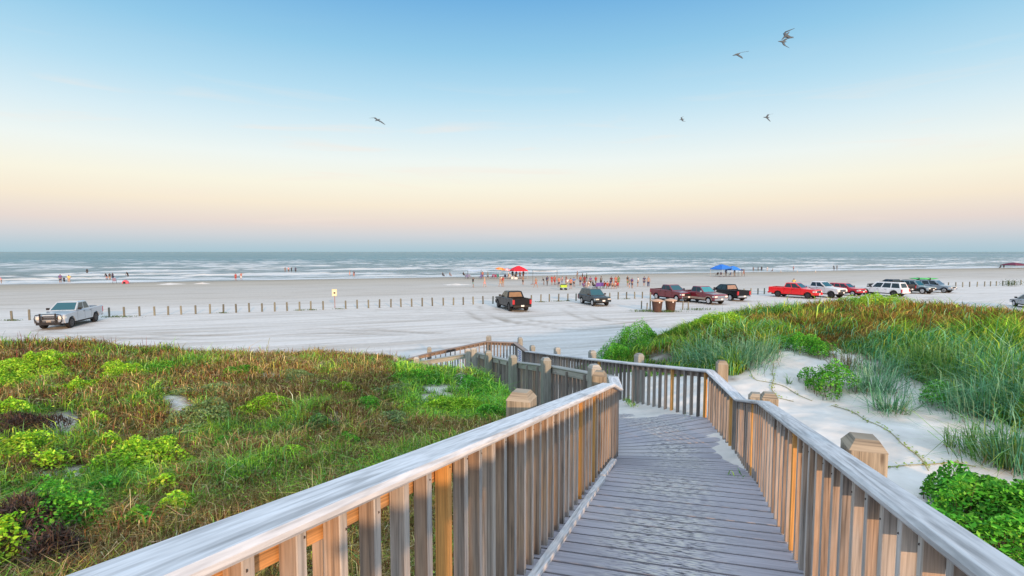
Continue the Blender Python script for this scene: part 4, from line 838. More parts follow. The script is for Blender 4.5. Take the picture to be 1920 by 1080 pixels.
# cream sign
p = at(628, 577.6, 0); s = empty('beach_sign', p, 0, 'cream rectangular sign with a dark symbol on a reddish pole among the bollards', 'sign')
mb = MB(); tube(mb, [(0,0,-.3),(0,0,2.0)], .035, 8); mb.build('pole', plain('rust_pole', (.30,.13,.09), .6), s)
mb = MB(); box(mb, (0,-.045,1.66), (.52,.02,.74)); mb.build('panel', plain('cream_panel', (.80,.74,.50), .5), s)
mb = MB()
for k in range(12):
    pass
lathe(mb, [(.10,-.066),(.10,-.0555)], c=(0,0,1.62), n=14, axis='Y'); box(mb, (0,-.058,1.62), (.30,.006,.05)); mb.build('symbol', plain('dark_symbol', (.05,.05,.05), .5), s)
mb = MB(); [box(mb, q, d) for q, d in (((0,-.0565,1.99), (.47,.003,.02)), ((0,-.0565,1.33), (.47,.003,.02)), ((-.225,-.0565,1.66), (.02,.003,.62)), ((.225,-.0565,1.66), (.02,.003,.62)))]; mb.build('border', plain('sign_border', (.55,.35,.2), .5), s)
# brown bins
m_bin = plain('bin_brown', (.085,.045,.035), .7, var=.25); m_lid = plain('bin_lid_tan', (.50,.34,.24), .7)
for x, y, lb in ((1232, 584.8, 'brown slatted litter bin with a tan lid, left of a pair'), (1257, 583.8, 'brown slatted litter bin with a tan lid, right of a pair')):
    c = at(x, y, 0); b = empty('litter_bin', c, 0, lb, 'litter bin', 'pair of brown litter bins')
    mb = MB(); lathe(mb, [(.40,0),(.41,.03),(.50,1.02),(.50,1.05)], n=24)
    for k in range(24):
        t = 2*math.pi*k/24; q = V(math.cos(t), math.sin(t), 0); bar(mb, q*.405+V(0,0,.02), q*.505+V(0,0,1.0), V(-q.y, q.x, 0), .085, .03, .006)
    mb.build('barrel', m_bin, b)
    mb = MB(); lathe(mb, [(.57,1.05),(.63,1.09),(.64,1.14),(.40,1.24),(.12,1.30),(0.02,1.31)], n=24); mb.build('lid', m_lid, b)
    mb = MB(); box(mb, (.08,-.55,1.0), (.12,.02,.13)); mb.build('sticker', m_white, b)
# ------------------------------------------------------------------ vehicles
m_glass, t_, p_ = newmat('vehicle_glass', .07, (.012,.02,.025)); p_.inputs['Specular IOR Level'].default_value = .8
m_wind, t_, p_ = newmat('windshield_glass', .15, (.012,.085,.12)); p_.inputs['Specular IOR Level'].default_value = .4  # teal of the reflected sky painted into the windshield colour
m_tyre = plain('tyre_rubber', (.018,.018,.02), .85); m_under = plain('underbody', (.02,.02,.022), .9); m_chr = plain('bright_metal', (.62,.62,.64), .25, 1, .05); m_blk = plain('black_trim', (.022,.022,.025), .5)
m_rim_b = plain('black_rim', (.03,.03,.035), .4); m_hl = plain('headlight_glass', (.75,.75,.72), .15); m_tl = plain('tail_light', (.42,.02,.03), .25); m_amb = plain('amber_light', (.75,.3,.08), .3)
def arc(cx, cz, r, a0, a1, n=9): return [(cx+r*math.cos(math.radians(a0+(a1-a0)*i/n)), cz+r*math.sin(math.radians(a0+(a1-a0)*i/n))) for i in range(n+1)]
def slab(mb, prof, y0, y1, inset=.05):
    """side-profile polygon extruded from y0 (inner) to y1 (outer), outer edge eased"""
    s = 1 if y1 > y0 else -1; cx = sum(p[0] for p in prof)/len(prof); cz = sum(p[1] for p in prof)/len(prof); n = len(prof)
    ym = y1-s*.045
    def sh(k):
        o = []
        for i, (x, z) in enumerate(prof):
            a, b = prof[i-1], prof[(i+1) % n]; tx, tz = b[0]-a[0], b[1]-a[1]; L_ = math.hypot(tx, tz) or 1; o.append((x-tz/L_*k*-1, z+tx/L_*k*-1))
        return o
    area = sum(prof[i-1][0]*prof[i][1]-prof[i][0]*prof[i-1][1] for i in range(n)); kk = -.03 if area > 0 else .03
    P2 = sh(-kk) if False else [(x-(1 if area > 0 else -1)*0, z) for x, z in prof]
    P2 = [(px_+(-1 if area > 0 else 1)*nx*.03, pz_+(-1 if area > 0 else 1)*nz*.03) for (px_, pz_, nx, nz) in [(*prof[i], *( (lambda a,b: ((b[1]-a[1])/max(1e-6, math.hypot(b[0]-a[0], b[1]-a[1])), -(b[0]-a[0])/max(1e-6, math.hypot(b[0]-a[0], b[1]-a[1]))))(prof[i-1], prof[(i+1) % n]))) for i in range(n)]]
    vs = [V(x, y0, z) for x, z in prof]+[V(x, ym, z) for x, z in prof]+[V(x, y1, z) for x, z in P2]
    fs = []
    for r in range(2):
        for i in range(n):
            j = (i+1) % n; fs.append([r*n+i, r*n+j, (r+1)*n+j, (r+1)*n+i])
    fs.append([*range(n)][::-1]); fs.append([*range(2*n, 3*n)])
    if (area > 0) == (s > 0): fs = [f[::-1] for f in fs]
    mb.add(vs, fs)
def vehicle(name, cat, label, loc, head, color, kind='pickup', L_=5.85, Wd=2.0, roof=1.95, tyre=.41, rim=None, trim=None, wind=None, lift=0., lower=None, guard=False, rails=False, chrome=False, soft=None, plate=True, bump=None, group='vehicles parked on the beach', glass_tint=None, rear_refl=None, fl=.30):
    root = empty(name, loc, math.atan2(head[1], head[0]), label, cat, group)
    m_b = plain('paint_'+name, color, .28, 0, .05, coat=.7 if max(color) > .1 else .25); trim = trim or m_blk; rim = rim or m_chr; wind = wind or m_wind
    z0 = lift; hw = Wd/2; rear = -L_/2; front = L_/2
    if kind == 'pickup': fa, ra, hood, belt, wb, wt, rt, rb = front-.95, rear+1.22, 1.18, 1.31, front-1.72, front-2.52, rear+2.15, rear+1.93
    elif kind == 'suv': fa, ra, hood, belt, wb, wt, rt, rb = front-.86, rear+.98, 1.02, 1.12, front-1.35, front-2.05, rear+.42, rear+.12
    else: fa, ra, hood, belt, wb, wt, rt, rb = front-.88, rear+.95, .80, .92, front-1.15, front-1.95, rear+1.25, rear+.55
    k = {'pickup': 1, 'suv': 1, 'car': .85}[kind]; sill = .46*k; ar = tyre+.09; az = tyre
    top = [(front-.02, hood-.22+z0), (front-.10, hood-.04+z0), (front-.35, hood+z0), (wb+.05, belt-.03+z0)]
    if kind == 'pickup': top += [(rb, belt+z0), (rear+.02, belt+.03+z0)]
    elif kind == 'suv': top += [(rear+.05, belt+z0)]
    else: top += [(rb, belt+.02+z0), (rear+.12, belt+z0), (rear+.02, belt-.12+z0)]
    a0 = math.degrees(math.asin(max(-1, min(1, (sill+z0-az)/ar))))
    prof = [(rear, sill+.16+z0)]+arc(ra, az, ar, 180-a0, a0)+arc(fa, az, ar, 180-a0, a0)+[(front-.06, sill+.02+z0), (front, sill+.3+z0)]+top+[(rear, belt-.3+z0)]
    mb = MB(); slab(mb, prof, hw-.16, hw); slab(mb, prof, -hw+.16, -hw)
    fz = sill+.18+z0
    if kind == 'pickup':
        mid = [(rb, fz), (front-.02, fz)]+[(x, z) for x, z in top[:4]]+[(rb, belt+z0-.002)]; mid[2] = (front-.0, hood-.22+z0)
    else: mid = [(rear+.01, fz), (front-.02, fz)]+top+([] if kind == 'car' else [])
    n = len(mid); y = hw-.16+.0
    crown = .035; vs = []
    for yy in (-y, -y*.55, 0, y*.55, y): vs += [V(x, yy, z+(crown*(1-(yy/y)**2) if z > belt-.3+z0-.02 and i_ >= 2 else 0)) for i_, (x, z) in enumerate(mid)]
    fs = [[*range(n)], [*range(4*n, 5*n)][::-1]]
    for r in range(4):
        for i in range(n): j = (i+1) % n; fs.append([r*n+j, r*n+i, (r+1)*n+i, (r+1)*n+j])
    mb.add(vs, [f[::-1] for f in fs])
    if kind == 'pickup':
        mb.add(*(lambda: ([V(rear+.06, -y, fz+.15), V(rb, -y, fz+.15), V(rb, y, fz+.15), V(rear+.06, y, fz+.15)], [[0,1,2,3]]))())
        box(mb, (rear+.05, 0, (belt+.02+fz)/2+z0*0.5), (.09, 2*y+.006, belt+.03+z0-fz))
    # cabin
    zb, zt_ = belt-.01+z0, roof+z0; hb, ht = hw-.075, hw-.27
    q = [V(wb, -hb, zb), V(wb, hb, zb), V(rb if kind == 'pickup' else rb+.0, hb, zb), V(rb, -hb, zb)]
    tp = [V(wt, -ht, zt_-.03), V(wt, ht, zt_-.03), V(rt, ht, zt_-.03), V(rt, -ht, zt_-.03)]
    tp2 = [V(wt-.12, -ht+.12, zt_+.015), V(wt-.12, ht-.12, zt_+.015), V(rt+.10, ht-.12, zt_+.015), V(rt+.10, -ht+.12, zt_+.015)]
    mb.add(q+tp+tp2, [[0,1,5,4][::1],[1,2,6,5],[2,3,7,6],[3,0,4,7],[4,5,9,8],[5,6,10,9],[6,7,11,10],[7,4,8,11],[8,9,10,11]])
    body = mb.build('body', m_b, root)
    if lower:   # two-tone lower panels
        mb = MB()
        for s in (-1, 1): box(mb, ((fa+ra)/2, s*(hw+.004), sill+.17+z0), (fa-ra-2*ar-.06, .02, .24))
        mb.build('lower_panel', lower, root)
    if soft:    # darker roof / cab cover
        mb = MB(); mb.add([p_+V(0,0,.03) for p_ in tp2]+[V(p_.x, p_.y*1.02, p_.z-.10) for p_ in tp2], [[0,1,2,3],[0,4,5,1],[1,5,6,2],[2,6,7,3],[3,7,4,0]]); mb.build('roof_panel', soft, root)
    def quad(A_, B_, C_, D_, u0, u1, v0, v1, nm, m, off=.006, par=None):
        f = lambda u, v: (A_*(1-u)+B_*u)*(1-v)+(D_*(1-u)+C_*u)*v
        P = [f(u0, v0), f(u1, v0), f(u1, v1), f(u0, v1)]; nn_ = (P[1]-P[0]).cross(P[3]-P[0]).normalized(); cen = (A_+B_+C_+D_)/4
        if nn_.dot(cen-V((wb+rb)/2, 0, zb)) < 0: nn_ = -nn_
        mb = MB(); mb.add([p_+nn_*off for p_ in P]+[p_-nn_*.01 for p_ in P], [[0,1,2,3],[7,6,5,4],[0,4,5,1],[1,5,6,2],[2,6,7,3],[3,7,4,0]]); return mb.build(nm, m, root)
    quad(q[0], q[1], tp[1], tp[0], .05, .95, .08, .94, 'windshield', wind)
    quad(q[3], q[2], tp[2], tp[3], .10, .90, .14, .88, 'rear_window', rear_refl or m_glass)
    for s, (a, b, c, d) in ((1, (q[2], q[1], tp[1], tp[2])), (-1, (q[3], q[0], tp[0], tp[3]))):
        if kind == 'pickup': pan = [(.06, .44), (.49, .90)]
        elif kind == 'suv': pan = [(.04, .30), (.34, .61), (.65, .92)]
        else: pan = [(.12, .48), (.52, .88)]
        for u0, u1 in pan: quad(a, b, c, d, u0, u1, .10, .90, 'side_window', glass_tint or m_glass)
        mb = MB(); box(mb, (wb-.28, s*(hw+.09), zb+.13), (.12, .20, .17)); box(mb, (wb-.28, s*(hw-.02), zb+.08), (.07, .12, .05)); mb.build('mirror', trim if not chrome else m_chr, root)
        for xh in ((wb-1.05), (wb-2.05)): mb = MB(); box(mb, (xh, s*(hw+.012), belt-.16+z0), (.17, .03, .035)); mb.build('door_handle', trim if not chrome else m_chr, root)
        mb = MB(); box(mb, (front-.07, s*(hw-.24), hood-.26+z0), (.16, .40, .19)); box(mb, (front-.20, s*(hw-.03), hood-.26+z0), (.26, .075, .16)); mb.build('headlight', m_hl, root)
        mb = MB(); box(mb, (rear+.045, s*(hw-.10), belt-.30+z0), (.11, .215, .44 if kind != 'car' else .2)); mb.build('tail_light', m_tl, root)
        # seams
        mb = MB()
        for xs in (wb-.10, wb-1.18, wb-2.18): box(mb, (xs, s*(hw+.001), (sill+belt)/2+z0+.03), (.012, .006, belt-sill-.14))
        mb.build('door_seam', m_under, root)
        if kind == 'pickup' or True:
            mb = MB(); box(mb, ((fa+ra)/2, s*(hw-.06), sill-.06+z0), (fa-ra-2*ar-.1, .14, .06)); mb.build('side_step', trim, root)
        for xw in (fa, ra):
            mb = MB(); lathe(mb, [(tyre*.62, -.14), (tyre*.93, -.14), (tyre, -.09), (tyre, .09), (tyre*.93, .14), (tyre*.62, .14)], c=(0,0,0), n=24, axis='Y')
            w = mb.build('wheel', m_tyre, root); w.location = (xw, s*(hw-.145), tyre)
            mb = MB(); yo = s*.10
            lathe(mb, [(tyre*.64, -.012), (tyre*.64, .012), (tyre*.56, .022), (tyre*.2, .01), (tyre*.16, .03), (tyre*.02, .03)] if s > 0 else [(tyre*.02, -.03), (tyre*.16, -.03), (tyre*.2, -.01), (tyre*.56, -.022), (tyre*.64, -.012), (tyre*.64, .012)], c=(0, s*.135, 0), n=20, axis='Y')
            mb.build('rim', rim, w)
            mb = MB()
            for i in range(6): t = i*math.pi/3; bar(mb, (0, s*.155, 0), (tyre*.56*math.cos(t), s*.158, tyre*.56*math.sin(t)), V(0,1,0), .02, .06, .004)
            mb.build('spokes', rim, w)
            mb = MB(); A0 = arc(xw, az, ar+.0, 180-a0-4, a0+4, 12); A1 = arc(xw, az, ar+.07, 180-a0-4, a0+4, 12)
            vs = [V(x, s*(hw+.012), z) for x, z in A0]+[V(x, s*(hw+.004), z) for x, z in A1]+[V(x, s*(hw-.05), z) for x, z in A0]
            m_ = len(A0); fs = [[i, i+1, m_+i+1, m_+i] for i in range(m_-1)]+[[2*m_+i, 2*m_+i+1, i+1, i] for i in range(m_-1)]; mb.add(vs, fs); mb.build('wheel_arch', lower or m_b, root)
    mb = MB(); box(mb, (0, 0, sill-.02+z0+.1), (L_-.5, 2*hw-.62, .42)); mb.build('underbody', m_under, root)
    mb = MB(); box(mb, (front+.0, 0, hood-.28+z0), (.07, 2*hw-.86, .27)); g_ = mb.build('grille', m_chr if chrome else m_blk, root)
    mb = MB(); [box(mb, (front+.04, 0, hood-.37+z0+i*.085), (.03, 2*hw-.90, .028)) for i in range(3)] if not chrome else [box(mb, (front+.04, -.5+i*.2, hood-.28+z0), (.03, .05, .24)) for i in range(6)]
    mb.build('grille_bar', m_chr if color[0] > .3 or chrome else m_blk, root)
    bm1 = bump or (m_chr if kind == 'pickup' else m_b)
    mb = MB(); box(mb, (front+.03, 0, sill+.16+z0), (.18, 2*hw-.12, .24)); mb.build('front_bumper', bm1, root)
    mb = MB(); box(mb, (rear-.05, 0, sill+.14+z0), (.16, 2*hw-.12, .20)); mb.build('rear_bumper', bm1, root)
    if plate:
        for xx in (front+.13, rear-.14): mb = MB(); box(mb, (xx, 0, sill+.18+z0), (.012, .32, .16)); mb.build('licence_plate', m_white, root)
    if guard:
        mb = MB(); X = front+.22
        for yy in (-.50, .50): box(mb, (X, yy, .82+z0), (.06, .09, .92))
        for zz in (.66, .86, 1.06, 1.24): box(mb, (X-.002, 0, zz+z0), (.05, 1.0, .05))
        for s in (-1, 1): tube(mb, [(X, s*.54, 1.2+z0), (X-.06, s*.82, 1.15+z0), (X-.06, s*.9, .9+z0), (X-.02, s*.82, .6+z0), (X, s*.54, .52+z0)], .035, 8)
        box(mb, (X-.03, 0, .50+z0), (.1, 1.55, .2)); mb.build('grille_guard', m_blk, root)
    if rails:
        mb = MB()
        for s in (-1, 1): tube(mb, [(wt-.35, s*(ht-.14), zt_+.0), (wt-.45, s*(ht-.14), zt_+.08), (rt+.4, s*(ht-.14), zt_+.08), (rt+.3, s*(ht-.14), zt_+.0)], .02, 6)
        mb.build('roof_rack', m_blk, root)
    return root
H0 = V(.34, -.94, 0).normalized(); LF = V(.94, .34, 0).normalized()
def at_front(px, py, side, L_, Wd, head, fr):   # centre from the contact point of a front wheel; side -1 = right wheel
    p = at(px, py, 0); lf = V(-head.y, head.x, 0); return p-lf*side*(Wd/2-.05)-head*fr
SIL, WHT, RED, MAR, BLK = (.40,.45,.50), (.70,.73,.77), (.70,.012,.018), (.17,.010,.022), (.006,.007,.010)
vehicle('pickup_truck', 'pickup truck', 'silver crew cab pickup with black grille guard and black wheels at the left edge', (-36.25, 42.7, 0), V(.25, -.968, 0), SIL, rim=m_rim_b, guard=True, tyre=.43, bump=m_chr, wind=m_wind)
m_refl = plain('painted_sunset_reflection', (.26,.16,.08), .15)  # sunset reflection painted as the rear window's base colour
vehicle('pickup_truck', 'pickup truck', 'black pickup seen from behind, parked by the bollards in the middle of the beach', (.05, 54.45, 0), V(-.33, .944, 0), BLK, rim=m_rim_b, tyre=.43, bump=m_blk, rear_refl=m_refl)
vehicle('utility_vehicle', 'suv', 'dark blue black four-wheel-drive wagon with roof rack facing the camera', at_front(1110.8, 573.7, -1, 4.7, 1.9, V(.3, -.954, 0), 1.45), V(.3, -.954, 0), (.022,.032,.042), 'suv', 4.6, 1.9, 1.78, .37, rails=True)
vehicle('pickup_truck', 'pickup truck', 'maroon pickup with black grille, directly behind the brown bins', at(1259, 563.0, 0), V(.40, -.917, 0), MAR, bump=m_chr)
vehicle('pickup_truck', 'pickup truck', 'maroon pickup with tan lower panels and a big bright chrome grille', (22.5, 61.6, 0), V(.40, -.917, 0), MAR, lower=plain('tan_panel', (.33,.25,.20), .4), chrome=True, wind=plain('bright_windshield', (.03,.24,.29), .15))  # windshield colour carries a painted sky reflection, brighter than the others
vehicle('pickup_truck', 'pickup truck', 'black pickup seen from behind, right of the two maroon pickups', (27.0, 65.6, 0), V(-.34, .94, 0), BLK, bump=m_chr, rear_refl=plain('painted_tan_reflection', (.32,.22,.17), .25))  # rear window coloured tan to stand in for a reflection
vehicle('pickup_truck', 'pickup truck', 'bright red pickup half hidden by the dune crest', (37.2, 68.6, 0), V(.62, -.785, 0), RED, rim=m_rim_b, bump=plain('red_bumper', RED, .3), L_=5.9)
vehicle('pickup_truck', 'pickup truck', 'white pickup with black bumper overlapping the bright red pickup', (41.2, 69.6, 0), V(.46, -.888, 0), WHT, rim=m_rim_b, bump=m_blk, lift=.10, tyre=.46)
vehicle('utility_vehicle', 'suv', 'small red wagon between the white pickup and the long white wagon', (46.2, 72.2, 0), V(.50, -.866, 0), (.50,.022,.04), 'suv', 4.45, 1.82, 1.66, .35)
vehicle('utility_vehicle', 'suv', 'long white wagon with black wheels facing away to the left', (50.9, 71.4, 0), V(-.46, .888, 0), (.76,.80,.84), 'suv', 5.4, 2.0, 1.90, .43, rim=m_rim_b, rails=True)
vehicle('pickup_truck', 'pickup truck', 'dark pickup almost hidden behind the long white wagon', (56.2, 77.4, 0), V(-.34, .94, 0), (.03,.03,.035))
vehicle('off_road_vehicle', 'off-road vehicle', 'grey blue boxy off-road vehicle with black fenders carrying the green kayak', (58.7, 75.8, 0), V(.42, -.907, 0), (.24,.32,.37), 'suv', 4.3, 1.85, 1.85, .42, lower=m_blk, bump=m_blk, soft=m_blk)
vehicle('utility_vehicle', 'suv', 'blue grey wagon with chrome bumper, rightmost in the row of vehicles', (62.9, 77.8, 0), V(.52, -.854, 0), (.23,.31,.40), 'suv', 4.9, 1.9, 1.80, .39, bump=m_chr, wind=plain('blue_windshield', (.05,.09,.16), .12))
vehicle('parked_car', 'car', 'grey car with red tail light cut by the right edge, behind the dune', (55.6, 55.6, 0), V(.34, .94, 0), (.30,.32,.35), 'car', 4.7, 1.85, 1.46, .33)
# kayak
k = empty('kayak', (60.4, 76.6, 2.02), math.atan2(-.25, .97), 'bright green kayak upside down on the roof of the boxy off-road vehicle', 'kayak')
mb = MB(); n = 16; vs = []; fs = []
for i in range(n+1):
    t = i/n*2-1; w = .36*(1-abs(t)**2.4)+.01; h = .17*(1-abs(t)**3)+.02; z = .10*abs(t)**3
    for j in range(10): a = 2*math.pi*j/10; vs.append(V(t*1.85, w*math.cos(a), z+h*math.sin(a)*(1 if math.sin(a) > 0 else .6)))
for i in range(n):
    for j in range(10): fs.append([i*10+j, i*10+(j+1) % 10, (i+1)*10+(j+1) % 10, (i+1)*10+j])
fs.append([*range(10)][::-1]); fs.append([*range(n*10, n*10+10)]); mb.add(vs, fs); mb.build('hull', plain('kayak_green', (.05,.42,.12), .35), k, True)
mb = MB(); [box(mb, (x, 0, 0), (.05, .80, .40)) for x in (-.7, .7)]; mb.build('strap', m_blk, k)
# ------------------------------------------------------------------ people
def skel(pose):
    """joint positions and bones; faces +Y; returns verts, edges, radii, region of each vertex"""
    J = {}
    def j(n, p, r, reg): J[n] = (Vector(p), r, reg)
    if pose == 'sit':
        zp = .42; lx = .02
        j('pel', (0,0,zp), .145, 'hip'); j('sp', (0,-.04,zp+.20), .13, 'top'); j('ch', (0,-.07,zp+.42), .15, 'top'); j('nk', (0,-.05,zp+.58), .055, 'skin'); j('hd', (0,-.02,zp+.70), .085, 'head'); j('ht', (0,-.03,zp+.79), .07, 'hair')
        for s, S in ((-1, 'L'), (1, 'R')):
            j('hp'+S, (s*.09, .05, zp), .09, 'hip'); j('kn'+S, (s*.13, .44, zp+.06), .06, 'leg'); j('an'+S, (s*.12, .50, .08), .04, 'leg'); j('to'+S, (s*.13, .66, .04), .035, 'foot')
            j('sh'+S, (s*.19, -.06, zp+.48), .055, 'top'); j('el'+S, (s*.25, .06, zp+.24), .042, 'arm'); j('wr'+S, (s*.18, .30, zp+.20), .03, 'arm'); j('hn'+S, (s*.16, .38, zp+.19), .026, 'arm')
    else:
        lean = {'stand': 0, 'walk': .04, 'arms': 0, 'bend': .42, 'wide': .05, 'hips': 0}[pose]; zp = .93 if pose != 'bend' else .86
        hy = lambda z: lean*(z-zp)
        j('pel', (0, 0, zp), .13, 'hip'); j('sp', (0, hy(zp+.2), zp+.20), .125, 'top'); j('ch', (0, hy(zp+.42), zp+.42), .145, 'top'); j('nk', (0, hy(zp+.57), zp+.57), .055, 'skin'); j('hd', (0, hy(zp+.68)+.02, zp+.68), .085, 'head'); j('ht', (0, hy(zp+.78), zp+.77), .07, 'hair')
        st_ = {'stand': (.02, -.02, .10), 'walk': (.30, -.28, .09), 'arms': (.06, -.05, .13), 'bend': (.05, -.05, .16), 'wide': (.12, -.15, .24), 'hips': (.03, -.02, .13)}[pose]
        for s, S in ((-1, 'L'), (1, 'R')):
            fy = st_[0] if s < 0 else st_[1]; w = st_[2]
            j('hp'+S, (s*.095, 0, zp-.06), .095, 'hip'); j('kn'+S, (s*(.09+w)/2*1.05, fy*.55+.05, .50), .062, 'leg'); j('an'+S, (s*w, fy, .09), .042, 'leg'); j('to'+S, (s*(w+.02), fy+.16, .04), .036, 'foot')
            sy = hy(zp+.48); j('sh'+S, (s*.20, sy, zp+.49), .056, 'top')
            if pose == 'arms': e, h = ((s*.38, sy+.02, zp+.50), (s*.56, sy+.06, zp+.60)) if s > 0 else ((s*.27, sy, zp+.23), (s*.42, sy+.14, zp+.12))
            elif pose == 'hips': e, h = (s*.36, sy-.05, zp+.24), (s*.18, sy+.05, zp+.06)
            elif pose == 'bend': e, h = (s*.22, sy+.16, zp+.26), (s*.18, sy+.26, zp+.04)
            elif pose == 'walk': e, h = (s*.25, sy-s*.14, zp+.24), (s*.26, sy-s*.20+.12, zp+.02)
            else: e, h = (s*.25, sy-.03, zp+.21), (s*.26, sy+.06, zp-.04)
            e, h = Vector(e), Vector(h); d = (h-e).normalized()
            j('el'+S, e, .043, 'arm'); j('wr'+S, h, .028, 'arm'); j('hn'+S, h+d*.07, .03, 'arm')
            pp = d.cross(Vector((1,0,0))).normalized() if abs(d.x) < .9 else d.cross(Vector((0,1,0))).normalized()
            for k, (o, ln) in enumerate(((-.028, .065), (-.010, .082), (.010, .078), (.027, .06))): j('f%d%s' % (k, S), h+d*(.09+ln)+pp*o*1.3+Vector((0,0,-.01)), .009, 'arm')
            j('th'+S, h+d*.07+pp*.055, .011, 'arm')
    E = [('pel','sp'), ('sp','ch'), ('ch','nk'), ('nk','hd'), ('hd','ht')]
    for S in 'LR':
        E += [('pel','hp'+S), ('hp'+S,'kn'+S), ('kn'+S,'an'+S), ('an'+S,'to'+S), ('ch','sh'+S), ('sh'+S,'el'+S), ('el'+S,'wr'+S), ('wr'+S,'hn'+S)]
        if pose != 'sit': E += [('hn'+S, 'f%d%s' % (k, S)) for k in range(4)]+[('wr'+S, 'th'+S)]
    return J, E
def body_meshes(pose):
    J, E = skel(pose); names = list(J); me = bpy.data.meshes.new('sk'); me.from_pydata([J[n][0] for n in names], [(names.index(a), names.index(b)) for a, b in E], [])
    bm = bmesh.new(); bm.from_mesh(me); lay = bm.verts.layers.skin.verify(); bm.verts.ensure_lookup_table()
    for i, n_ in enumerate(names): r = J[n_][1]; bm.verts[i][lay].radius = (r, r); bm.verts[i][lay].use_root = (i == 0)
    bm.to_mesh(me); bm.free(); ob = bpy.data.objects.new('sk', me); COL.objects.link(ob)
    ob.modifiers.new('s', 'SKIN'); sb = ob.modifiers.new('b', 'SUBSURF'); sb.levels = sb.render_levels = 1
    dg = bpy.context.evaluated_depsgraph_get(); ev = ob.evaluated_get(dg); full = bpy.data.meshes.new_from_object(ev); bpy.data.objects.remove(ob)
    co = np.array([v.co[:] for v in full.vertices]); seg = []
    for a, b in E: seg.append((np.array(J[a][0]), np.array(J[b][0]), a, b))
    ds = []
    for a, b, *_ in seg: d = b-a; t = np.clip(((co-a)@d)/(d@d), 0, 1); ds.append(np.linalg.norm(co-a-t[:, None]*d, axis=1))
    near = np.argmin(np.array(ds), 0); nrm = np.array([v.normal[:] for v in full.vertices])
    tt = np.zeros(len(co))
    for i in range(len(co)): a, b = seg[near[i]][:2]; d = b-a; tt[i] = np.clip((co[i]-a)@d/(d@d), 0, 1)
    bone = [seg[k][2].rstrip('LR')+'-'+seg[k][3].rstrip('LR') for k in near]; F_ = [list(p.vertices) for p in full.polygons]
    full.polygons.foreach_set('use_smooth', [True]*len(full.polygons))
    # face: nose, eyes sockets and ears pushed out of the head surface
    hd = np.array(J['hd'][0])
    for i in range(len(co)):
        if bone[i] in ('nk-hd', 'hd-ht'):
            d = co[i]-hd
            if d[1] > .05 and abs(d[0]) < .03 and abs(d[2]) < .03: full.vertices[i].co.y += .018
            if abs(d[0]) > .06 and abs(d[1]) < .03 and abs(d[2]) < .03: full.vertices[i].co.x += .012*np.sign(d[0])
    def sub(test, off, nm):
        ok = [test(i) for i in range(len(co))]; fs = [f for f in F_ if all(ok[i] for i in f)]; use = sorted({i for f in fs for i in f}); mp_ = {i: k for k, i in enumerate(use)}
        m = bpy.data.meshes.new(nm); m.from_pydata([co[i]+nrm[i]*off for i in use]+[], [], [[mp_[i] for i in f] for f in fs]); m.polygons.foreach_set('use_smooth', [True]*len(m.polygons)); return m
    sh_top = {'pel-sp', 'sp-ch', 'ch-sh', 'ch-nk'}; top = sub(lambda i: (bone[i] in sh_top and not (bone[i] == 'ch-nk' and tt[i] > .55)) or (bone[i] == 'sh-el' and tt[i] < .55) or (bone[i] == 'pel-hp' and co[i][2] > J['pel'][0].z), .014, 'shirt')
    tank = sub(lambda i: (bone[i] in {'pel-sp', 'sp-ch'}), .010, 'bikini_top')
    short = sub(lambda i: bone[i] == 'pel-hp' or (bone[i] == 'hp-kn' and tt[i] < .72) or (bone[i] == 'pel-sp' and tt[i] < .25), .017, 'shorts')
    pants = sub(lambda i: bone[i] in ('pel-hp', 'hp-kn') or (bone[i] == 'kn-an' and tt[i] < .9) or (bone[i] == 'pel-sp' and tt[i] < .25), .017, 'trousers')
    hair = sub(lambda i: bone[i] == 'hd-ht' or (bone[i] == 'nk-hd' and co[i][1]-hd[1] < -.01 and co[i][2] > hd[2]-.06), .016, 'hair')
    return dict(body=full, shirt=top, shorts=short, trousers=pants, hair=hair)
PM = {p: body_meshes(p) for p in ('stand', 'walk', 'arms', 'bend', 'sit', 'wide', 'hips')}
SKIN = {'s': (.36,.23,.17), 't': (.26,.155,.11), 'd': (.12,.075,.05), 'p': (.46,.32,.26)}
CC = dict(red=(.45,.03,.04), coral=(.46,.17,.13), black=(.02,.02,.025), navy=(.03,.04,.12), purple=(.14,.08,.26), white=(.75,.75,.76), grey=(.2,.21,.23), teal=(.15,.30,.30), green=(.10,.22,.10), yellow=(.75,.55,.15), blue=(.10,.2,.45), tan=(.5,.38,.26), maroon=(.22,.03,.04), pink=(.7,.35,.38), brown=(.10,.05,.03), blond=(.45,.30,.14))
def mesh_mat(me, m):
    key = (me.name, m.name)
    if key in _mc: return _mc[key]
    c = me.copy(); c.materials.clear(); c.materials.append(m); _mc[key] = c; return c
PG_ = 'people on the beach'
def person(px, py, pose, skin, shirt, low, label, h=1.0, face=None, hair='brown', long_=False, dz=None, group=PG_):
    p = at(px, py, 0); Nn = p.x*-.339+p.y*.941
    if dz is None: dz = 0 if Nn < 118 else (-.08 if Nn < 127 else -.42)
    r = empty('person', (p.x, p.y, dz), random.uniform(0, 6.28) if face is None else face, label, 'person', group); r.scale = (h, h, h)
    D = PM[pose]; link('body', mesh_mat(D['body'], plain('skin_'+skin, SKIN[skin], .6)), r)
    if shirt: link('shirt', mesh_mat(D['shirt'], plain('cloth_'+shirt, CC[shirt], .85)), r)
    if low: n_ = 'trousers' if long_ else 'shorts'; link(n_, mesh_mat(D[n_], plain('cloth_'+low, CC[low], .85)), r)
    link('hair', mesh_mat(D['hair'], plain('hair_'+hair, CC[hair], .8)), r); return r
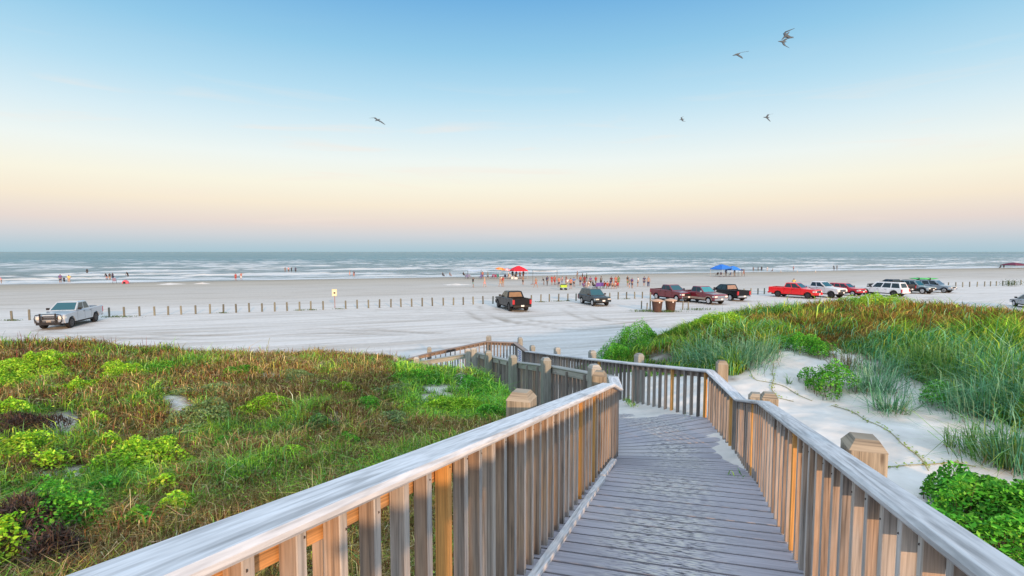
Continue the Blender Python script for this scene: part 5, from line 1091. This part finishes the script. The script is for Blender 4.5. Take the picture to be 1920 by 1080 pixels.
for a in [
 (887, 539, 'arms', 't', 'black', 'teal', 'person in black shirt and teal shorts with one arm out, leftmost of the ball players'),
 (909, 538.3, 'wide', 'p', None, 'pink', 'person in pale pink swimwear standing right of the one in black', 1, 1.2, 'blond'),
 (905, 523, 'stand', 't', 'coral', 'purple', 'person in coral shirt standing by the pale shade tent', 1.0),
 (938, 537.5, 'walk', 's', None, 'tan', 'bare-chested person close beside the one in a bright red shirt', 1),
 (943, 537.3, 'wide', 's', 'red', 'tan', 'person in bright red shirt and tan shorts left of the black pickup', 1.05, 2.6),
 (980.3, 534, 'hips', 's', None, 'black', 'bare-chested person in black shorts just above the black pickup', 1.0),
 (981.5, 522, 'stand', 'd', 'navy', 'maroon', 'dark clothed person at the right end of the red canopy', 1.05),
 (975, 522.5, 'stand', 't', 'maroon', 'black', 'person in maroon top under the red canopy', .95),
 (1005, 539, 'walk', 's', None, 'coral', 'person in coral swim trunks right of the net pole', 1.0),
 (1020, 534, 'bend', 't', 'black', 'grey', 'person bending down between the net poles', .8),
 (1034.5, 534.5, 'stand', 's', 'red', 'red', 'person all in red, left of a close pair behind the net', .98),
 (1040, 534.5, 'stand', 't', 'coral', 'red', 'person in coral top, right of a close pair behind the net', 1.02),
 (1048, 538.5, 'hips', 's', 'coral', 'navy', 'person in coral shirt and navy shorts beside the lime wagon', 1.02),
 (1061.5, 535, 'arms', 't', 'maroon', 'maroon', 'person in maroon shirt behind the lime wagon', 1.02),
 (1070, 542, 'stand', 's', 'coral', 'black', 'person in coral shirt and black shorts right of the lime wagon', 1.05),
 (1064, 538, 'stand', 'p', 'white', 'teal', 'person in white shirt and teal shorts behind the lime wagon', .85),
 (1082.5, 523.5, 'stand', 't', 'grey', 'grey', 'person in grey clothes standing alone toward the water, above the dark wagon', 1.05),
 (1092, 528, 'stand', 'd', 'black', 'grey', 'person in black shirt, left of two behind the seated group', 1.0),
 (1100, 528, 'stand', 'd', 'green', 'black', 'person in dark green shirt, right of two behind the seated group', 1.0),
 (1096, 537, 'stand', 'd', 'maroon', 'maroon', 'person in maroon clothes standing at the left of the seated group', 1.1),
 (1094, 541, 'sit', 't', 'purple', 'purple', 'seated person in purple just behind the dark wagon roof', 1.0),
 (1102.5, 541, 'sit', 's', 'white', 'white', 'seated person in white behind the dark wagon roof', 1.1),
 (1112, 541, 'sit', 'd', 'black', 'black', 'seated person in black behind the dark wagon roof', 1.1),
 (1133, 540.5, 'sit', 't', 'red', 'maroon', 'seated person in red right of the purple folding chairs', 1.0),
 (1138.5, 541, 'sit', 's', 'red', 'red', 'seated person in bright red, middle of the seated row', 1.0),
 (1143, 541, 'sit', 't', 'maroon', 'maroon', 'seated person in maroon, middle of the seated row', 1.0),
 (1148, 541.5, 'sit', 's', 'blue', 'black', 'seated person in blue at the right part of the seated row', 1.1),
 (1152.5, 541.5, 'sit', 's', 'white', 'blue', 'seated person in white and blue near the end of the seated row', 1.0),
 (1157.5, 540, 'sit', 't', 'red', 'purple', 'seated person in red and purple at the right end of the seated row', 1.0),
 (1154.3, 537.5, 'stand', 's', 'coral', 'red', 'person in coral shirt standing at the right end of the seated row', 1.08),
 (1159.2, 537, 'stand', 't', 'green', 'green', 'person in green shirt standing behind the end of the seated row', 1.08),
 (1176.5, 537, 'stand', 's', 'black', 'green', 'person in black top, leftmost of three standing close together', 1.08),
 (1180.5, 540.5, 'stand', 'p', 'grey', 'navy', 'person with pink legs and navy shorts, middle of three standing close together', 1.02),
 (1185, 540.5, 'hips', 's', 'purple', 'navy', 'person in purple top, rightmost of three standing close together', 1.02),
 (1196, 537.5, 'hips', 's', 'white', 'black', 'person in white shirt standing alone between two small groups', 1.0),
 (1207.8, 536.5, 'stand', 's', 'navy', 'navy', 'person in navy dress beside the bare-chested one in blue trousers', 1.0),
 (1215.5, 538.5, 'stand', 's', None, 'navy', 'bare-chested person in blue trousers, last of the beach group to the right', 1.08, None, 'brown', True),
 (1394.5, 517, 'walk', 's', None, 'coral', 'bare-chested person right of the blue canopies'),
 (1361, 517.5, 'stand', 'd', 'navy', 'navy', 'person in navy under the left blue canopy'),
 (1377, 517.5, 'stand', 't', 'black', 'grey', 'person in black under the right blue canopy'),
 (1488, 543, 'stand', 't', 'yellow', 'yellow', 'person in yellow top behind the bright red pickup', 1.05),
 (1412.5, 507.5, 'stand', 't', 'grey', 'grey', 'person in grey at the water line, leftmost of five'),
 (1421.3, 507.3, 'stand', 'd', 'black', 'black', 'person in black at the water line, second of five'),
 (1428, 507, 'stand', 'd', 'black', 'navy', 'person in black and navy at the water line, third of five'),
 (1438.5, 507.5, 'stand', 's', 'white', 'white', 'person in white at the water line, fourth of five'),
 (1448.5, 507.8, 'sit', 't', 'grey', 'black', 'crouching person in grey at the water line, last of five'),
 (1487.6, 506.3, 'walk', 's', 'pink', 'grey', 'person in pink at the water line above the bright red pickup'),
 (1563.8, 507, 'bend', 'd', 'black', 'black', 'bending person in black at the water line above the small red wagon'),
 (1569, 506.5, 'stand', 'd', 'black', 'grey', 'standing person in black at the water line above the small red wagon'),
 (1876, 503, 'sit', 'd', 'black', 'black', 'seated person in black left of the dark red canopy at the far right'),
 (1882, 503, 'stand', 't', 'grey', 'black', 'person in grey standing left of the dark red canopy at the far right'),
 (113.5, 528.3, 'stand', 't', 'purple', 'navy', 'person in purple at the water line, left of three above the silver pickup', 1.15),
 (120.3, 527.5, 'stand', 't', 'navy', 'black', 'child in navy at the water line, middle of three above the silver pickup', .75),
 (129.5, 528, 'hips', 's', 'yellow', 'tan', 'person in yellow at the water line, right of three above the silver pickup', 1.05),
 (200.5, 522.5, 'bend', 'd', 'black', 'pink', 'bending person in black in the shallows, left of three near the pink tent'),
 (206, 523, 'stand', 't', 'black', 'tan', 'person in black in the shallows, middle of three near the pink tent'),
 (211.5, 522, 'stand', 'd', 'navy', 'navy', 'person in navy in the shallows, right of three near the pink tent'),
 (442, 523.5, 'stand', 's', 'red', 'red', 'person in red at the water line left of centre'),
 (452.3, 522, 'arms', 's', 'coral', 'white', 'person in coral top and white shorts right of the one in red'),
 (534.8, 508.5, 'stand', 't', 'grey', 'grey', 'person in grey far out in the surf, left of four'),
 (541, 508.5, 'stand', 's', 'pink', 'black', 'person in pink far out in the surf, second of four'),
 (546.5, 509, 'arms', 'd', 'black', 'black', 'person in black with raised arm far out in the surf, third of four'),
 (554.3, 509, 'stand', 'd', 'navy', 'black', 'person in navy far out in the surf, last of four'),
 (656, 515.5, 'stand', 'p', 'grey', 'pink', 'pale person in the surf above the cream sign, left of two'),
 (663.8, 517.3, 'stand', 's', 'navy', 'coral', 'person in navy top in the surf above the cream sign, right of two'),
 (163.5, 512.5, 'stand', 'd', 'black', 'black', 'swimmer in black farther out above the silver pickup'),
 (240.3, 519, 'bend', 'd', 'black', 'black', 'bather in black in the surf above the pink tent'),
 (3, 529.5, 'bend', 't', 'pink', 'grey', 'person bending at the water line at the left edge'),
 (830.5, 516.5, 'sit', 'd', 'black', 'black', 'dark seated person at the water line, far left of the shade tent'),
 (843.5, 516, 'sit', 't', 'grey', 'navy', 'grey seated person at the water line, left of the shade tent'),
 (869, 518, 'sit', 'd', 'black', 'black', 'dark seated person just left of the blue beach chairs')]+[
 (1026, 535.5, 'walk', 't', 'navy', 'grey', 'person in navy shirt walking between the net poles'),
 (1054, 536, 'stand', 's', 'pink', 'blue', 'person in pink top just left of the maroon shirt behind the lime wagon'),
 (1076, 538.5, 'hips', 's', 'blue', 'black', 'person in blue shirt halfway between lime wagon and seated group'),
 (1088, 535, 'stand', 't', 'coral', 'navy', 'person in coral top at the far left of the seated group'),
 (1107, 536.5, 'stand', 's', 'purple', 'black', 'person in purple shirt standing behind the seated person in white'),
 (1117, 536, 'walk', 't', 'red', 'grey', 'person in red shirt walking behind the purple folding chairs'),
 (1127, 535.5, 'stand', 'd', 'grey', 'black', 'person in grey shirt standing behind the rightmost purple folding chair'),
 (1146, 536.5, 'stand', 's', 'maroon', 'navy', 'person in maroon shirt standing behind the middle of the seated row'),
 (915, 524, 'walk', 't', 'teal', 'black', 'person in teal shirt between the shade tent and the orange umbrella'),
 (953, 523.5, 'stand', 's', 'white', 'navy', 'person in white shirt between the pink umbrella and the red canopy'),
 (961, 521.5, 'stand', 'd', 'black', 'black', 'person in black at the left leg of the red canopy'),
 (968, 521.5, 'stand', 't', 'blue', 'tan', 'person in blue shirt in the middle under the red canopy')]:
    person(*a)
# beach furniture ---------------------------------------------------
def chair(px, py, col, label, face=0., s=1.0):
    p = at(px, py, 0); r = empty('beach_chair', p, face, label, 'folding chair', 'folding beach chairs'); r.scale = (s,)*3; m = plain('fabric_%d%d%d' % tuple(int(v*99) for v in col), col, .85)
    mb = MB(); box(mb, (0,0,.40), (.54,.5,.03)); mb.build('seat', m, r); mb = MB(); bar(mb, (0,-.24,.40), (0,-.42,1.0), V(1,0,0), .54, .03, .006); mb.build('backrest', m, r)
    for sx in (-1, 1):
        mb = MB(); tube(mb, [(sx*.28,.26,0), (sx*.28,-.28,.55)], .014, 6); tube(mb, [(sx*.28,-.30,0), (sx*.28,.24,.58), (sx*.28,-.3,.62)], .014, 6); mb.build('leg', m_blk, r)
for x, y, c, lb, f in [(874.5, 523, (.18,.20,.40), 'blue folding chair at the left end of the shade tent', .5), (881, 522.5, (.30,.32,.48), 'pale blue folding chair right of the leftmost one', -.4), (900.5, 523.5, (.18,.15,.36), 'purple blue folding chair by the person in coral shirt', 2.5),
 (922, 522.5, (.42,.08,.25), 'magenta folding chair left of the orange umbrella', 1.), (929, 523, (.28,.05,.12), 'dark red folding chair under the orange umbrella', 0.), (935, 522.5, (.08,.32,.30), 'teal folding chair under the orange umbrella', -.5), (946, 522.8, (.04,.05,.12), 'navy folding chair under the pink umbrella', .4),
 (955, 522.5, (.5,.5,.5), 'grey folding chair left of the red canopy', .2), (966, 522.7, (.06,.06,.08), 'black folding chair under the red canopy', -.3), (1118, 541.5, (.12,.07,.34), 'purple folding chair, left one in the seated row', .4), (1123, 541.3, (.14,.08,.38), 'purple folding chair, middle one in the seated row', .2), (1128, 541, (.10,.06,.28), 'purple folding chair, right one in the seated row', 0.),
 (1344, 518, (.03,.03,.04), 'black folding chair at the left leg of the blue canopies', .3), (1352, 518, (.10,.10,.16), 'dark folding chair under the left blue canopy', -.3), (1369, 518, (.05,.10,.25), 'blue folding chair between the blue canopies', .2), (215, 531, (.28,.22,.34), 'mauve folding chair beside the pink tent', .5)]: chair(x, y, c, lb, f)
def canopy(px, py, w, h, col, label, rot=.3, peak=.9, eave=1.95, lean=0):
    p = at(px, py, 0); r = empty('shade_canopy', p, rot, label, 'canopy'); m = plain('canopy_%d%d%d' % tuple(int(v*99) for v in col), col, .8); a = w/2
    mb = MB(); vs = []; 
    for t, z in ((1, eave-.24), (1, eave), (.55, eave+peak*.52), (.12, eave+peak*.97), (.01, eave+peak)):
        for k in range(16):
            an = k*math.pi/8; q = max(abs(math.cos(an)), abs(math.sin(an))); rr = t/q*(1 if t > .9 else 1-.05*math.cos(4*an)); vs.append(V(rr*a*math.cos(an), rr*a*math.sin(an), z+(lean*math.cos(an)*t)-(.10*(1-abs(math.cos(2*an))) if t > .9 and z > eave-.1 else 0)))
    fs = [[i*16+k, i*16+(k+1) % 16, (i+1)*16+(k+1) % 16, (i+1)*16+k] for i in range(4) for k in range(16)]+[[*range(64, 80)]]
    mb.add(vs, fs); mb.build('roof', m, r)
    for sx in (-1, 1):
        for sy in (-1, 1): mb = MB(); tube(mb, [(sx*a*.97, sy*a*.97, -.1), (sx*a*.97, sy*a*.97, eave-.02+lean*sx)], .035, 6); mb.build('leg', plain('canopy_leg', (.5,.5,.5), .5), r)
    return r
canopy(972, 522.3, 3.3, 3, (.72,.01,.03), 'red peaked canopy on four legs at the water side of the ball players', .35)
canopy(1352, 518.5, 3.6, 3, (.02,.17,.62), 'blue peaked canopy, left and larger of two by the water', .5, .85, 2.1, .18)
canopy(1374, 518.3, 2.6, 3, (.02,.20,.68), 'blue peaked canopy, right and smaller of two by the water', .2, .75, 1.8)
canopy(1900, 503.3, 5.2, 3, (.14,.02,.05), 'dark red wide canopy near the water at the far right edge', .2, .8, 1.35)
def shade(px0, px1, py, z, col, label):
    p0, p1 = at(px0, py, 0), at(px1, py, 0); r = empty('shade_sail', p0, math.atan2(p1.y-p0.y, p1.x-p0.x), label, 'shade tent'); L_ = (p1-p0).length; mb = MB(); n = 8; vs = []
    for i in range(n+1):
        for yy in (-.9, .9): vs.append(V(L_*i/n, yy, z-.22*math.sin(math.pi*i/n)+.12*yy))
    m_ = len(vs); vs += [v-V(0,0,.03) for v in vs]; fs = [[2*i, 2*i+2, 2*i+3, 2*i+1] for i in range(n)]+[[m_+2*i+1, m_+2*i+3, m_+2*i+2, m_+2*i] for i in range(n)]; mb.add(vs, fs); mb.build('cloth', plain('sail_%d' % int(col[2]*99), col, .8), r)
    for x in (0, L_):
        for yy in (-.85, .85): mb = MB(); tube(mb, [(x, yy, -.1), (x, yy, z+.12*yy)], .03, 6); mb.build('pole', m_blk, r)
shade(877, 902, 522, 1.9, (.50,.58,.66), 'pale blue shade tent with thin poles left of the umbrellas'); shade(1381, 1393, 518, 1.7, (.08,.09,.14), 'dark low shade cloth right of the blue canopies')
def umbrella(px, py, r_, h, cols, label):
    p = at(px, py, 0); r = empty('beach_umbrella', p, 0, label, 'umbrella', 'beach umbrellas left of the red canopy'); r.rotation_euler = (.05, .12, .4); mb = MB(); tube(mb, [(0,0,-.2), (0,0,h)], .022, 6); mb.build('pole', m_white, r)
    mb = MB(); n = 16; rings = [(1, -.55), (.8, -.27), (.5, -.08), (.02, 0)]; vs = [V(r_*a*math.cos(2*math.pi*k/n), r_*a*math.sin(2*math.pi*k/n), h+b*(.85 if k % 2 else 1)) for a, b in rings for k in range(n)]
    for i in range(3):
        for k in range(n): mb.add([vs[i*n+k], vs[i*n+(k+1) % n], vs[(i+1)*n+(k+1) % n], vs[(i+1)*n+k]], [[0,1,2,3]], None, (k//2) % 2)
    mb.build('canopy', [plain('umb_%d' % int(c[1]*999), c, .8) for c in cols], r)
umbrella(936, 522.8, 1.15, 2.55, ((.75,.20,.05), (.80,.36,.10)), 'orange striped beach umbrella'); umbrella(948.5, 522, .95, 2.3, ((.60,.22,.30), (.7,.5,.52)), 'pink beach umbrella between the orange one and the red canopy')
for x, y, s, lb in [(961.5, 523, 1, 'white cool box left of the red canopy legs'), (967, 523.3, .8, 'small white cool box under the red canopy'), (941, 523, .7, 'white cool box between the umbrellas')]:
    c = empty('cool_box', at(x, y, 0), .3, lb, 'cool box'); c.scale = (s,)*3; mb = MB(); box(mb, (0,0,.22), (.8,.45,.44)); mb.build('box', m_white, c); mb = MB(); box(mb, (0,0,.485), (.84,.49,.09)); mb.build('lid', plain('cool_box_lid', (.6,.6,.62), .5), c)
for x, lb in ((999, 'net pole with a small base, left of the net'), (1044.4, 'net pole at the right end of the net')):
    o = empty('net_pole', at(x, 533, 0), 0, lb, 'pole', 'poles of the beach net'); mb = MB(); tube(mb, [(0,0,-.1), (0,0,2.6)], .04, 6); mb.build('pole', plain('net_pole_dark', (.12,.12,.12), .6), o); mb = MB(); lathe(mb, [(.45,0), (.42,.06), (.06,.10), (.04,.12)], n=12); mb.build('base', plain('net_base', (.25,.14,.12), .7), o)
p0, p1 = at(999, 533, 0), at(1044.4, 533, 0); nt_ = empty('beach_net', p0, math.atan2(p1.y-p0.y, p1.x-p0.x), 'thin volleyball net strung between two dark poles', 'net'); Ln = (p1-p0).length; mb = MB()
for z in (1.6, 1.8, 2.0, 2.2, 2.4): tube(mb, [(0,0,z), (Ln,0,z)], .004, 4)
for k in range(22): tube(mb, [(Ln*k/21,0,1.6), (Ln*k/21,0,2.4)], .003, 4)
mb.build('mesh', plain('net_string', (.3,.3,.3), .8), nt_); mb = MB(); box(mb, (Ln/2,0,2.43), (Ln,.012,.05)); mb.build('tape', m_white, nt_)
w = empty('beach_wagon', at(1056.5, 543.6, 0), .2, 'lime green beach wagon with black wheels in front of the ball players', 'wagon'); mb = MB()
for b in (((0,0,.42), (.98,.56,.05)), ((0,-.27,.60), (.98,.03,.36)), ((0,.27,.60), (.98,.03,.36)), ((-.48,0,.60), (.03,.52,.36)), ((.48,0,.60), (.03,.52,.36))): box(mb, *b)
mb.build('tub', plain('lime_fabric', (.40,.62,.06), .8), w)
mb = MB(); box(mb, (0,0,.78), (.8,.42,.22)); mb.build('load', plain('wagon_load', (.04,.10,.05), .8), w)
for sx in (-.36, .36):
    for sy in (-.30, .30): mb = MB(); lathe(mb, [(.05,-.04), (.15,-.04), (.15,.04), (.05,.04)], c=(0,0,0), n=14, axis='Y'); o = mb.build('wheel', m_tyre, w); o.location = (sx, sy, .15)
mb = MB(); tube(mb, [(.5,0,.4), (.85,0,.95)], .015, 6); tube(mb, [(-.36,0,.15), (-.36,0,.4)], .02, 6); mb.build('handle', m_blk, w)
t_ = empty('pink_tent', at(235.5, 531.5, 0), .2, 'low pink pop-up tent at the water line on the left', 'tent'); mb = MB(); n = 12; vs = []; fs = []
for i in range(5):
    a = i/4*math.pi/2
    for k in range(n): b = 2*math.pi*k/n; vs.append(V(.62*math.cos(a)*math.cos(b), .5*math.cos(a)*math.sin(b), .68*math.sin(a)))
fs = [[i*n+k, i*n+(k+1) % n, (i+1)*n+(k+1) % n, (i+1)*n+k] for i in range(4) for k in range(n)]; mb.add(vs, fs); mb.build('shell', plain('tent_pink', (.62,.10,.14), .8), t_, True); mb = MB(); box(mb, (0,-.48,.18), (.4,.06,.34)); mb.build('opening', m_blk, t_)
# low sand heaps with beach-goers' digging
for x, y, s, lb in [(320, 533, 1.5, 'pale low sand heap left of centre near the water'), (380, 532, 1.0, 'flat sand heap right of the pale one'), (855, 534, 1.6, 'low sand heap left of the ball players')]:
    p = at(x, y, 0); mb = MB(); n = 18; vs = []; fs = []
    for i in range(6):
        a = i/5
        for k in range(n): b = 2*math.pi*k/n; rr = (1-a)*s*(1.2+.25*math.sin(3*b+x)); vs.append(V(rr*1.5*math.cos(b), rr*math.sin(b), .28*a**1.3+.05*math.sin(5*b)*a*(1-a)-.03))
    fs = [[i*n+k, i*n+(k+1) % n, (i+1)*n+(k+1) % n, (i+1)*n+k] for i in range(5) for k in range(n)]; mb.add(vs, fs); o = mb.build('sand_heap', M_SAND, None, True); o.location = p; tag(o, lb, 'sand heap')
# gulls ----------------------------------------------------------------
m_gull = plain('gull_grey', (.10,.13,.16), .8); m_gw = plain('gull_white', (.75,.75,.75), .7)
def gull(px, py, Y, S, wing_a, wing_b, head, label):
    S = S*1.3
    """wings and head given as directions (right, away, up) from the shoulders, in half spans"""
    c = aty(px, py, Y); mb = MB(); hd = Vector(head).normalized(); ctl = []
    pts = [(-.30, .012), (-.22, .035), (-.08, .06), (.06, .062), (.16, .04), (.22, .036), (.27, .02), (.33, .005)]
    tube(mb, [hd*t*S for t, _ in pts], [r*S for _, r in pts], 10)
    for wv in (wing_a, wing_b):
        el, tp = Vector(wv[0])*S, Vector(wv[1])*S; rows_ = []
        for P, ch, dz in ((hd*.02*S, .20, 0), (el*.5, .19, .01), (el, .17, .012), (el*.5+tp*.5, .12, 0), (tp*.85+el*.15, .06, 0), (tp, .012, 0)):
            up = hd.cross(el).normalized(); rows_.append([P+hd*ch*.45*S+up*.0, P+up*.014*S, P-hd*ch*.55*S, P-up*.010*S])
        vs = [v for r in rows_ for v in r]; fs = []
        for i in range(len(rows_)-1):
            for k in range(4): fs.append([i*4+k, i*4+(k+1) % 4, (i+1)*4+(k+1) % 4, (i+1)*4+k])
        fs.append([20,21,22,23]); fs.append([3,2,1,0]); mb.add(vs, fs)
    o = mb.build('gull', m_gull, None, True); o.location = c; tag(o, label, 'bird', 'gulls flying over the beach')
gull(1381, 102, 34, .62, ((.32,.05,.16), (1.0,.1,.28)), ((.28,-.1,-.22), (.42,-.2,-.40)), (-.9,.1,-.25), 'dark gull with swept wings, third highest in the sky')
gull(1473, 67, 34, .80, ((-.05,.1,.22), (.62,.15,.50)), ((.30,.1,-.08), (.55,.1,-.05)), (-.55,.2,-.6), 'gull at the upper right, the higher of two close together')
gull(1467, 78, 34, .66, ((.34,.05,.24), (.9,.1,.30)), ((.10,-.1,-.30), (.46,-.15,-.52)), (-.85,.1,.1), 'gull at the upper right, the lower of two close together')
gull(1278.5, 224, 40, .46, ((-.05,.1,.28), (.25,.1,.42)), ((.1,-.1,-.22), (.45,-.1,-.28)), (-.8,.2,-.1), 'small compact gull left of the swept-wing one at mid height')
gull(1437, 220, 40, .58, ((.20,.05,.30), (.75,.1,.36)), ((.12,-.1,-.2), (.38,-.1,-.46)), (-.9,.1,.05), 'gull with swept wings at mid height on the right')
gull(708, 225, 36, .55, ((-.30,.05,.22), (-.85,.1,.20)), ((.35,-.1,-.20), (.75,-.1,-.48)), (-.6,.2,-.15), 'lone gull in the left half of the sky')
for x, y, lb in ((1464, 511.5, 'white gull standing on the sand, left one of three'), (1495, 511.7, 'white gull standing on the sand, middle one of three'), (1529, 512, 'white gull standing on the sand, right one of three')):
    r = empty('gull', at(x, y, 0), random.uniform(0, 6), lb, 'bird', 'gulls standing on the sand'); mb = MB(); tube(mb, [(-.45,0,.42), (-.3,0,.44), (-.1,0,.45), (.12,0,.5), (.2,0,.62), (.28,0,.70), (.36,0,.69)], [.02,.07,.12,.12,.06,.06,.03], 10); mb.build('body', m_gw, r, True)
    for s in (-.05, .05): mb = MB(); tube(mb, [(0,s,0), (0,s,.4)], .012, 5); mb.build('leg', m_amb, r)
